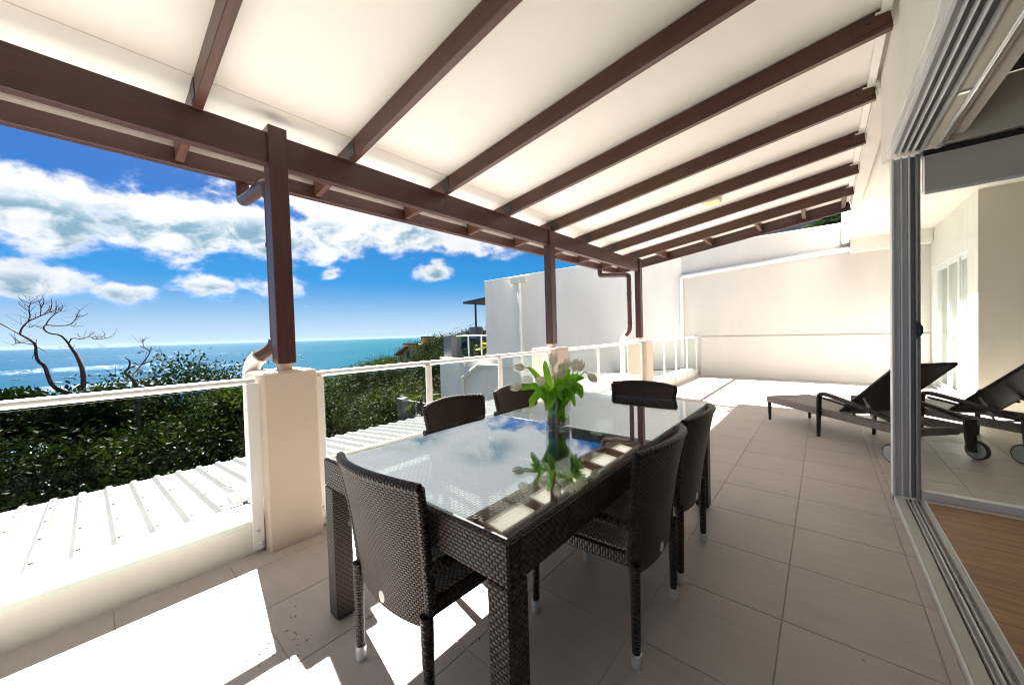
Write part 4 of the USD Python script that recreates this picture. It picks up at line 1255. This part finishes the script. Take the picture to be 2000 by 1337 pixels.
DEAD = {"1": [[[-11.0, -0.22, 0.41], [-11.22, -0.34, 0.45], [-10.89, -0.44, 0.58], [-10.94, -0.48, 0.73], [-10.85, -0.51, 0.97], [-10.8, -0.58, 1.05], [-10.78, -0.6, 1.19], [-10.59, -0.58, 1.33], [-10.57, -0.61, 1.41], [-10.41, -0.73, 1.54], [-10.82, -0.86, 1.65], [-10.84, -0.96, 1.74]], [[-10.59, -0.58, 1.37], [-10.57, -0.57, 1.45]], [[-10.41, -0.73, 1.54], [-10.39, -0.71, 1.64], [-10.32, -0.63, 1.76], [-10.16, -0.49, 1.84], [-10.12, -0.39, 1.91], [-10.17, -0.3, 1.95], [-10.15, -0.24, 2.03]], [[-10.32, -0.63, 1.76], [-10.38, -0.61, 1.85], [-10.37, -0.62, 1.93], [-10.37, -0.61, 2.06], [-10.52, -0.54, 2.18]], [[-10.37, -0.62, 1.93], [-10.41, -0.69, 2.01], [-10.37, -0.73, 2.08]], [[-10.37, -0.61, 2.07], [-10.34, -0.7, 2.12], [-10.37, -0.72, 2.18]], [[-10.16, -0.49, 1.84], [-10.35, -0.49, 2.0], [-10.33, -0.51, 2.12]], [[-10.35, -0.49, 1.99], [-10.33, -0.45, 2.09], [-10.42, -0.47, 2.21]], [[-10.12, -0.39, 1.91], [-10.05, -0.36, 2.02], [-10.03, -0.36, 2.13]], [[-10.17, -0.32, 1.95], [-10.26, -0.32, 2.11]], [[-10.16, -0.45, 1.88], [-10.21, -0.4, 1.95], [-10.21, -0.39, 2.03]], [[-10.12, -0.39, 1.91], [-10.17, -0.33, 1.9], [-9.96, -0.25, 1.92]], [[-10.57, -0.61, 1.36], [-10.73, -0.76, 1.4], [-10.64, -0.83, 1.36]], [[-10.73, -0.76, 1.4], [-10.56, -0.81, 1.49], [-10.58, -0.85, 1.56]], [[-10.59, -0.56, 1.3], [-10.65, -0.5, 1.24], [-10.63, -0.45, 1.2]], [[-10.78, -0.6, 1.22], [-10.72, -0.63, 1.15], [-10.72, -0.64, 1.1]]], "2": [[[-11.6, -0.08, 0.42], [-11.59, -0.06, 0.76], [-11.88, -0.13, 1.1], [-11.95, -0.2, 1.25], [-11.97, -0.24, 1.36], [-12.02, -0.27, 1.43], [-12.0, -0.35, 1.56], [-11.87, -0.49, 1.58], [-11.92, -0.56, 1.69], [-11.96, -0.51, 1.77], [-11.95, -0.5, 1.82], [-11.87, -0.41, 1.96], [-11.89, -0.31, 2.05], [-11.76, -0.29, 2.12]], [[-11.95, -0.2, 1.25], [-12.0, -0.26, 1.31], [-12.02, -0.32, 1.33]], [[-11.95, -0.19, 1.25], [-11.87, -0.16, 1.34]], [[-11.92, -0.56, 1.69], [-11.92, -0.66, 1.74], [-11.86, -0.71, 1.7], [-11.94, -0.81, 1.77]], [[-11.96, -0.51, 1.76], [-11.76, -0.4, 1.73], [-11.6, -0.2, 1.73], [-11.68, -0.11, 1.89], [-11.81, -0.07, 2.07]], [[-11.69, -0.09, 1.91], [-11.51, -0.0, 1.93], [-11.49, 0.05, 1.99]], [[-11.6, -0.2, 1.73], [-11.62, -0.15, 1.71], [-11.58, -0.11, 1.8]], [[-11.62, -0.15, 1.71], [-11.79, -0.02, 1.73]], [[-11.97, -0.24, 1.38], [-11.88, -0.19, 1.49], [-11.92, -0.06, 1.45], [-11.83, 0.04, 1.51], [-12.05, 0.23, 1.49], [-12.04, 0.28, 1.55]], [[-11.83, 0.08, 1.48], [-11.81, 0.12, 1.44], [-11.56, 0.3, 1.46], [-11.68, 0.38, 1.53]], [[-11.87, -0.41, 1.96], [-11.9, -0.38, 2.02], [-11.93, -0.39, 2.09]]], "3": [[[-10.58, 0.64, 0.45], [-10.74, 0.57, 0.65], [-10.78, 0.47, 0.75], [-10.72, 0.55, 0.84], [-10.65, 0.56, 0.99], [-10.6, 0.49, 1.05]], [[-10.74, 0.57, 0.66], [-11.01, 0.76, 0.9], [-10.82, 0.85, 1.08], [-10.78, 0.87, 1.18], [-10.76, 0.78, 1.23], [-10.78, 0.76, 1.34], [-10.81, 0.79, 1.43]], [[-10.72, 0.53, 0.82], [-10.59, 0.64, 0.89], [-10.43, 0.74, 0.92], [-10.42, 0.9, 0.99], [-10.53, 1.03, 1.08], [-10.6, 1.0, 1.21]], [[-10.78, 0.77, 1.34], [-10.79, 0.72, 1.4]], [[-10.76, 0.78, 1.23], [-10.75, 0.71, 1.29]], [[-10.78, 0.77, 1.32], [-10.8, 0.76, 1.43]], [[-10.78, 0.87, 1.18], [-10.77, 0.88, 1.24]]]}
DL = {"1": "tall bare dead tree leaning left over the handrail, farthest left", "2": "tall bare dead tree with long side limbs, second from the left", "3": "short bare forked dead tree, left of the tall leafy tree"}
for k in ("1", "2", "3"):
    lines = DEAD[k]
    b = np.array(lines[0][0])
    g_ = ground_z(b[0], b[1])
    t = Thing("dead_tree", DL[k], "dead tree", (b[0], b[1], g_))
    n0 = len(lines[0])
    R0 = .040 if k != "3" else .034
    pts = [(b[0] + .15, b[1] - .1, g_), (b[0] + .05, b[1] - .02, g_ * .45)] + [tuple(p) for p in lines[0]]
    rad = np.concatenate([[R0 * 1.3, R0 * 1.1], np.linspace(R0, .008, n0) ** 1.0])
    if k == "2":
        rad[2 + 3:] = np.linspace(.022, .004, n0 - 3)
    t.part("trunk", MB().tube(pts, rad, 8, smooth=1), "bark_dead")
    for ln in lines[1:]:
        ln = np.array(ln)
        L = np.linalg.norm(np.diff(ln, axis=0), axis=1).sum()
        r1 = min(.006 + .009 * L, .015)
        t.part("branch", MB().tube(ln, np.linspace(r1, .0035, len(ln)), 6, smooth=1), "bark_dead")
        rr = np.random.default_rng(int(L * 1e4))
        if L > .3:
            tw = MB()
            for q in range(int(5 + L * 8)):
                s = rr.uniform(.35, 1) * (len(ln) - 1)
                i = min(int(s), len(ln) - 2)
                p = ln[i] + (ln[i + 1] - ln[i]) * (s - i)
                e = p + rr.normal(size=3) * [.09, .09, .05] + [0, 0, .09]
                tw.tube([p, (p + e) / 2 + rr.normal(size=3) * .015, e], (.0035, .003, .002), 4)
            t.part("twigs", tw, "bark_dead", kind="stuff")

protos = []
PM = ["leaf_dark", "leaf_mid", "leaf_light", "leaf_mid"]
r_ = np.random.default_rng(77)
spots = []
tries = 0
while len(spots) < 150 and tries < 60000:
    tries += 1
    az, d = r_.uniform(-100, -44), 9.5 + 95 * r_.random() ** 1.35
    x, y = d * math.sin(math.radians(az)), d * math.cos(math.radians(az))
    if x > -6.5 or (x > -15.5 and y > 7.5) or (x < -9 and y > 10.5 and x > -19.5 and y < 17) or (-27 < x < -14 and 19 < y < 31) or (-68 < x < -55 and 37 < y < 50):
        continue
    if (az < -71 and d < 14) or (az >= -71 and d < 21):
        continue
    sp = (1.3 + d * .045) * (2.0 if az < -71 else 1.0)
    if any((x - a) ** 2 + (y - b) ** 2 < sp * sp for a, b, *_ in spots):
        continue
    gz = ground_z(x, y)
    hgt = r_.uniform(4.4, 6.6) * (1 + .25 * (d > 40))
    lim = {True: -7.5, False: np.interp(az, [-71, -64, -62, -59, -57, -54, -44], [-5.8, -4.1, -3.3, -2.2, -1.8, -.3, 2.0])}[bool(az < -71)]
    topmax = CAM_H + d * math.tan(math.radians(lim)) - .15 * d * .1 * r_.random()
    if -58.6 < az < -53.6 and d < 82:
        topmax -= d * .034
    hgt = min(hgt, topmax - gz)
    if hgt < 1.6:
        continue
    spots.append((x, y, gz, hgt, az, d))
for k, (x, y, gz, hgt, az, d) in enumerate(spots):
    where = ("on the slope left of the nearest pier" if az < -71 else "just beyond the white metal roof" if d < 24 else "halfway down the wooded slope" if d < 48 else "on the far slope below the yellow house")
    lab = "dense green tree " + where
    if k < 4:
        t = make_tree("slope_tree", lab, (x, y), 0, 5.0, 2.3, 125, 110, .125, PM[k], 500 + k, "trees " + where, rz=1.95)
        t.x.ClearXformOpOrder()
        t.x.AddTranslateOp(opSuffix="at").Set(Gf.Vec3d(x, y, gz)); t.x.AddRotateZOp(opSuffix="at").Set(float(r_.uniform(0, 360))); t.x.AddScaleOp(opSuffix="at").Set(Gf.Vec3f(hgt / 5, hgt / 5, hgt / 5))
        protos.append(t)
    else:
        s = hgt / 5.0
        w = s * r_.uniform(1.0, 1.5)
        copy(protos[int(r_.integers(4))], (x, y, gz), r_.uniform(0, 360), lab, "trees " + where, scale=(w, w, s))


def palm(name, label, loc, h, L, n, mat, seed, size=.05):
    r_ = np.random.default_rng(seed)
    t = Thing(name, label, "palm", loc, local=True)
    t.part("trunk", MB().tube([(0, 0, 0), (.03, .02, h * .5), (0, 0, h)], (.09, .075, .07), 9), "bark")
    for k in range(n):
        a, e = 2.4 * k + r_.normal() * .1, r_.uniform(-.2, 1.2)
        d = np.array([math.cos(a), math.sin(a), 0])
        pts = [np.array([0, 0, h]) + d * L * q * math.cos(e * (1 - .5 * q)) + np.array([0, 0, L * (math.sin(e) * q - .55 * q * q)]) for q in np.linspace(0, 1, 7)]
        m = MB().tube(pts, np.linspace(.012, .003, 7), 4)
        for i in range(26):
            q = .15 + .85 * i / 26
            f = q * 6; j = min(int(f), 5)
            p = pts[j] + (pts[j + 1] - pts[j]) * (f - j)
            dd = pts[j + 1] - pts[j]; dd /= np.linalg.norm(dd)
            s = np.cross(dd, [0, 0, 1]); s /= np.linalg.norm(s)
            for sg in (-1, 1):
                w = L * .33 * math.sin(math.pi * (.12 + .8 * q))
                tip = p + s * sg * w + dd * w * .6 - np.array([0, 0, w * .35])
                mid_ = (p + tip) / 2
                m.flat([p, mid_ + dd * size * .4, tip, mid_ - dd * size * .4], [(0, 1, 2, 3)])
        t.part("frond", m, mat)
    return t


palm("palm_tree", "dark green palm rising behind the top right of the end wall", (.15, 13.3, 2.4), 1.75, .95, 22, "leaf_palm", 5)
palm("palm_tree", "small bright palm beside the lower left corner of the end wall", (-15.2, 10.7, -4.2), 2.4, 1.1, 12, "leaf_light", 6)
palm("palm_tree", "yellow green palm in a pot behind the glass of the neighbouring balcony", (-11.6, 12.3, .2), .45, .95, 11, "leaf_gold", 7)

# ================================================================== NEIGHBOURS
nb = Thing("neighbour_balcony", "neighbouring balcony with grey pier and glass railing left of the end wall", "balcony", (-12.8, 12, .1))
nb.part("pier", MB().box((-14.15, WY + .26, -3.0), (-13.55, 12.0, 1.32), .01), "render_grey")
nb.part("floor_slab", MB().box((-14.1, 12.0, -.05), (-8.0, 15.0, .16)), "render_grey")
nb.part("handrail", MB().tube([(-13.54, 11.7, 1.27), (-8.0, 11.7, 1.27)], .03, 8), "rail_white")
for x in (-12.72, -11.85, -10.98):
    nb.part("rail_post", MB().box((x - .03, 11.68, .2), (x + .03, 11.72, 1.25)), "aluminium")
    nb.part("glass_pane", MB().box((x - .80, 11.695, .25), (x - .06, 11.705, 1.22)), "glass_pane")
nb.part("low_wall", MB().box((-13.549, 11.55, -.05), (-8.0, 11.85, .22)), "render_grey")
for k, (x, y, z, m, lab) in enumerate(((-12.0, 12.2, .16, "flower_orange", "orange flowering plant behind the neighbouring balcony glass"), (-13.1, 12.6, .16, "leaf_light", "leafy green plant behind the neighbouring balcony glass"))):
    rr = np.random.default_rng(40 + k)
    t = Thing("balcony_plant", lab, "plant", (x, y, z), local=True)
    cc = crown_centres(rr, 30, .45, .4) + [0, 0, .45]
    t.part("foliage", leaf_cloud(rr, cc, np.full(len(cc), .09), 26, .10), "leaf_mid" if k == 0 else m)
    if k == 0:
        t.part("flowers", leaf_cloud(rr, cc + [0, 0, .05], np.full(len(cc), .10), 10, .08), m)
    t.part("pot", MB().lathe([(0, 0), (.15, 0), (.20, .28), (.17, .28), (0, .25)], (0, 0, 0), 14), "terracotta")

lb = Thing("lower_balcony", "small lower balcony with a grey pier and glass railings among the trees", "balcony", (-16.5, 11.5, -3))
lb.part("pier", MB().box((-18.4, 11.3, -7.0), (-17.85, 11.85, -2.15), .01), "render_grey")
lb.part("floor_slab", MB().box((-18.3, 11.86, -3.4), (-14.2, 14.5, -3.15)), "render_grey")
lb.part("front_wall", MB().box((-17.849, 11.45, -7.0), (-14.16, 11.7, -3.0)), "render_grey")
lb.part("handrail", MB().tube([(-17.86, 11.58, -2.25), (-14.16, 11.58, -2.25)], .03, 8).tube([(-17.95, 11.86, -2.25), (-17.95, 14.3, -2.25)], .03, 8), "rail_white")
for x in (-16.95, -16.05, -15.15):
    lb.part("rail_post", MB().box((x - .03, 11.56, -3.0), (x + .03, 11.60, -2.27)), "aluminium")
    lb.part("glass_pane", MB().box((x - .84, 11.575, -2.95), (x - .06, 11.585, -2.3)), "glass_pane")

yh = Thing("yellow_house", "small ochre house with a red tiled roof among the trees by the sea", "house", (-61, 43, -6))
yh.part("wall", MB().box((-63.6, 41.0, -9.5), (-57.0, 46, -.15)), "render_yellow")
yh.part("upper_wall", MB().box((-58.5, 41.6, -.15), (-54.0, 46, 1.15)), "render_yellow")
yh.part("roof", MB().flat([(-66.2, 40.4, -2.15), (-62.0, 40.4, -.55), (-62.0, 46.5, -.55), (-66.2, 46.5, -2.15), (-66.2, 40.4, -2.4), (-62.0, 40.4, -.8), (-62.0, 46.5, -.8), (-66.2, 46.5, -2.4)],
                          [(0, 1, 2, 3), (4, 7, 6, 5), (0, 4, 5, 1), (2, 6, 7, 3), (0, 3, 7, 4), (1, 5, 6, 2)]), "terracotta")
yh.part("parapet", MB().box((-63.7, 40.9, -.15), (-58.5, 41.0, .05)).box((-58.6, 41.5, 1.15), (-53.9, 41.6, 1.3)), "roof_charcoal")
for y in (40.9, 43.5):
    yh.part("column", MB().box((-66.0, y, -9.5), (-65.6, y + .4, -2.35)), "render_white")
for x in (-62.6, -60.6):
    yh.part("window", MB().box((x, 40.96, -2.9), (x + 1.1, 41.0, -1.4)), "window_dark")

dh = Thing("dark_roofed_house", "house with dark overhanging roofs showing past the left edge of the end wall", "house", (-20, 25, 0))
dh.part("roof", MB().flat([(-23.35, 21, 4.15), (-14, 21, 4.75), (-14, 30, 4.75), (-23.35, 30, 4.15), (-23.35, 21, 3.97), (-14, 21, 4.45), (-14, 30, 4.45), (-23.35, 30, 3.97)],
                          [(0, 1, 2, 3), (4, 7, 6, 5), (0, 4, 5, 1), (2, 6, 7, 3), (0, 3, 7, 4), (1, 5, 6, 2)]), "roof_charcoal")
dh.part("post", MB().box((-23.0, 22.0, 1.9), (-22.88, 22.12, 4.02)), "roof_charcoal")
dh.part("wall", MB().box((-21.0, 23.0, -6), (-14, 29, 4.1)), "render_grey")
dh.part("terrace_pier", MB().box((-23.3, 21.6, .9), (-22.5, 22.4, 2.0)), "render_grey")
dh.part("terrace_wall", MB().box((-23.0, 22.401, -6), (-21.01, 28, 1.1)), "render_grey")
dh.part("lower_roof", MB().flat([(-26.5, 20.6, .15), (-22.6, 20.6, 1.0), (-22.6, 27, 1.0), (-26.5, 27, .15), (-26.5, 20.6, .0), (-22.6, 20.6, .8), (-22.6, 27, .8), (-26.5, 27, .0)],
                                [(0, 1, 2, 3), (4, 7, 6, 5), (0, 4, 5, 1), (2, 6, 7, 3), (0, 3, 7, 4), (1, 5, 6, 2)]), "roof_charcoal")
gh = Thing("grey_house", "pale grey house glimpsed between the patio roof and the end wall", "house", (-3, 21, 0))
gh.part("wall", MB().box((-9.5, 19, -2), (5, 25, 6.2), .01), "render_grey")
gh.part("window", MB().box((-.9, 18.97, 4.1), (.3, 19.0, 4.9)), "window_dark")
gh.part("drainpipe", MB().tube([(-3.2, 18.93, -2), (-3.2, 18.93, 6.1)], .06, 8), "rail_white")
gh.part("roof", MB().box((-12.6, 18.4, 6.2), (5.5, 25.5, 6.45)), "roof_charcoal")

# ================================================================== BOATS
BOATS = [[-809, 28, 16], [-1475, -111, 5], [-1088, -24, 6], [-1147, -89, 4], [-1112, 10, 6], [-1149, 78, 6], [-908, 68, 6], [-958, 34, 7], [-1334, 149, 5], [-1368, 168, 5], [-1176, 198, 7], [-1361, 263, 6], [-1481, 353, 4], [-1208, 301, 4], [-1545, 410, 5], [-981, 213, 8], [-1333, 473, 5], [-1535, 528, 4], [-1234, -51, 5], [-972, -34, 6], [-1370, 663, 4], [-1047, 62, 5], [-741, 132, 7], [-1520, -94, 4], [-1951, 654, 4]]
for k, (x, y, w) in enumerate(BOATS):
    d = math.hypot(x, y)
    L = max(10.0, w * d / 711 * 1.35)
    rr = np.random.default_rng(900 + k)
    hd = rr.uniform(-.5, .5) + math.atan2(x, -y)
    big = k == 0
    sail = big or k % 3 != 1
    where = "nearer the shore" if d < 900 else ("in mid bay" if d < 1300 else "far out towards the horizon")
    if big:
        lab = "largest motor yacht anchored nearest the shore, below the small dead tree"
    else:
        lab = ("white sailing yacht with bare mast anchored " if sail else "low dark motor boat anchored ") + where
    t = Thing("yacht" if sail else "motor_boat", lab, "boat", (x, y, SEA_Z), "boats anchored in the bay " + where, rotz=math.degrees(hd), local=True)
    xs = np.linspace(-.5, .5, 9) * L
    rows = []
    for q in xs:
        s = q / L
        b = .145 * L * max(1 - max(s, 0) ** 2 * 3.7, .03) * (1 - .25 * max(-s, 0))
        zt = .085 * L * (1 + .5 * max(s, 0))
        rows.append([(q, -b * .02, zt), (q, -b, zt), (q, -b * .75, zt * .3), (q, 0, -.4), (q, b * .75, zt * .3), (q, b, zt), (q, b * .02, zt)])
    t.part("hull", MB().grid(np.array(rows)), "hull_white" if k % 4 == 1 else "hull_backlit")
    t.part("cabin", MB().box((-.22 * L, -.07 * L, .08 * L), (.12 * L, .07 * L, .15 * L), .02 * L), "hull_white")
    if sail:
        m = MB().tube([(.05 * L, 0, .08 * L), (.05 * L, 0, 1.15 * L)], .008 * L + .08, 6)
        t.part("mast", m, "hull_backlit")
        t.part("boom", MB().tube([(.05 * L, 0, .24 * L), (-.36 * L, 0, .25 * L)], .014 * L, 6), "hull_white")

# sea air that fades the far water and the islands
g = G()
hz = g.add("principled_volume", "volume", color=(0.50, 0.70, 0.88), density=HAZE, anisotropy=0.2)
MAT["haze"] = g.make("haze", volume=hz)
single("haze", MB().box((-23000, -23000, SEA_Z - 1.0), (23000, 23000, 30.0)), "haze", "pale sea air over the bay and the terrace", "haze", kind="stuff")

# dry leaf crumbs blown against the sunlit tile edge
rr = np.random.default_rng(5)
m = MB()
for k in range(70):
    c = np.array([-1.80 + .10 * rr.normal(), .48 + .07 * rr.normal(), .0016]) if k < 45 else np.array([rr.uniform(-2.4, .25), rr.uniform(.2, 3.6), .0016])
    a, L = rr.uniform(0, 6.28), rr.uniform(.003, .011)
    d, e = np.array([math.cos(a), math.sin(a), 0]) * L, np.array([-math.sin(a), math.cos(a), 0]) * L * .3
    m.flat([c - d, c - e + [0, 0, .0015], c + d, c + e + [0, 0, .0008]], [(0, 1, 2, 3)])
single("leaf_litter", m, "bark", "dry leaf crumbs scattered on the floor tiles", "debris", kind="stuff")
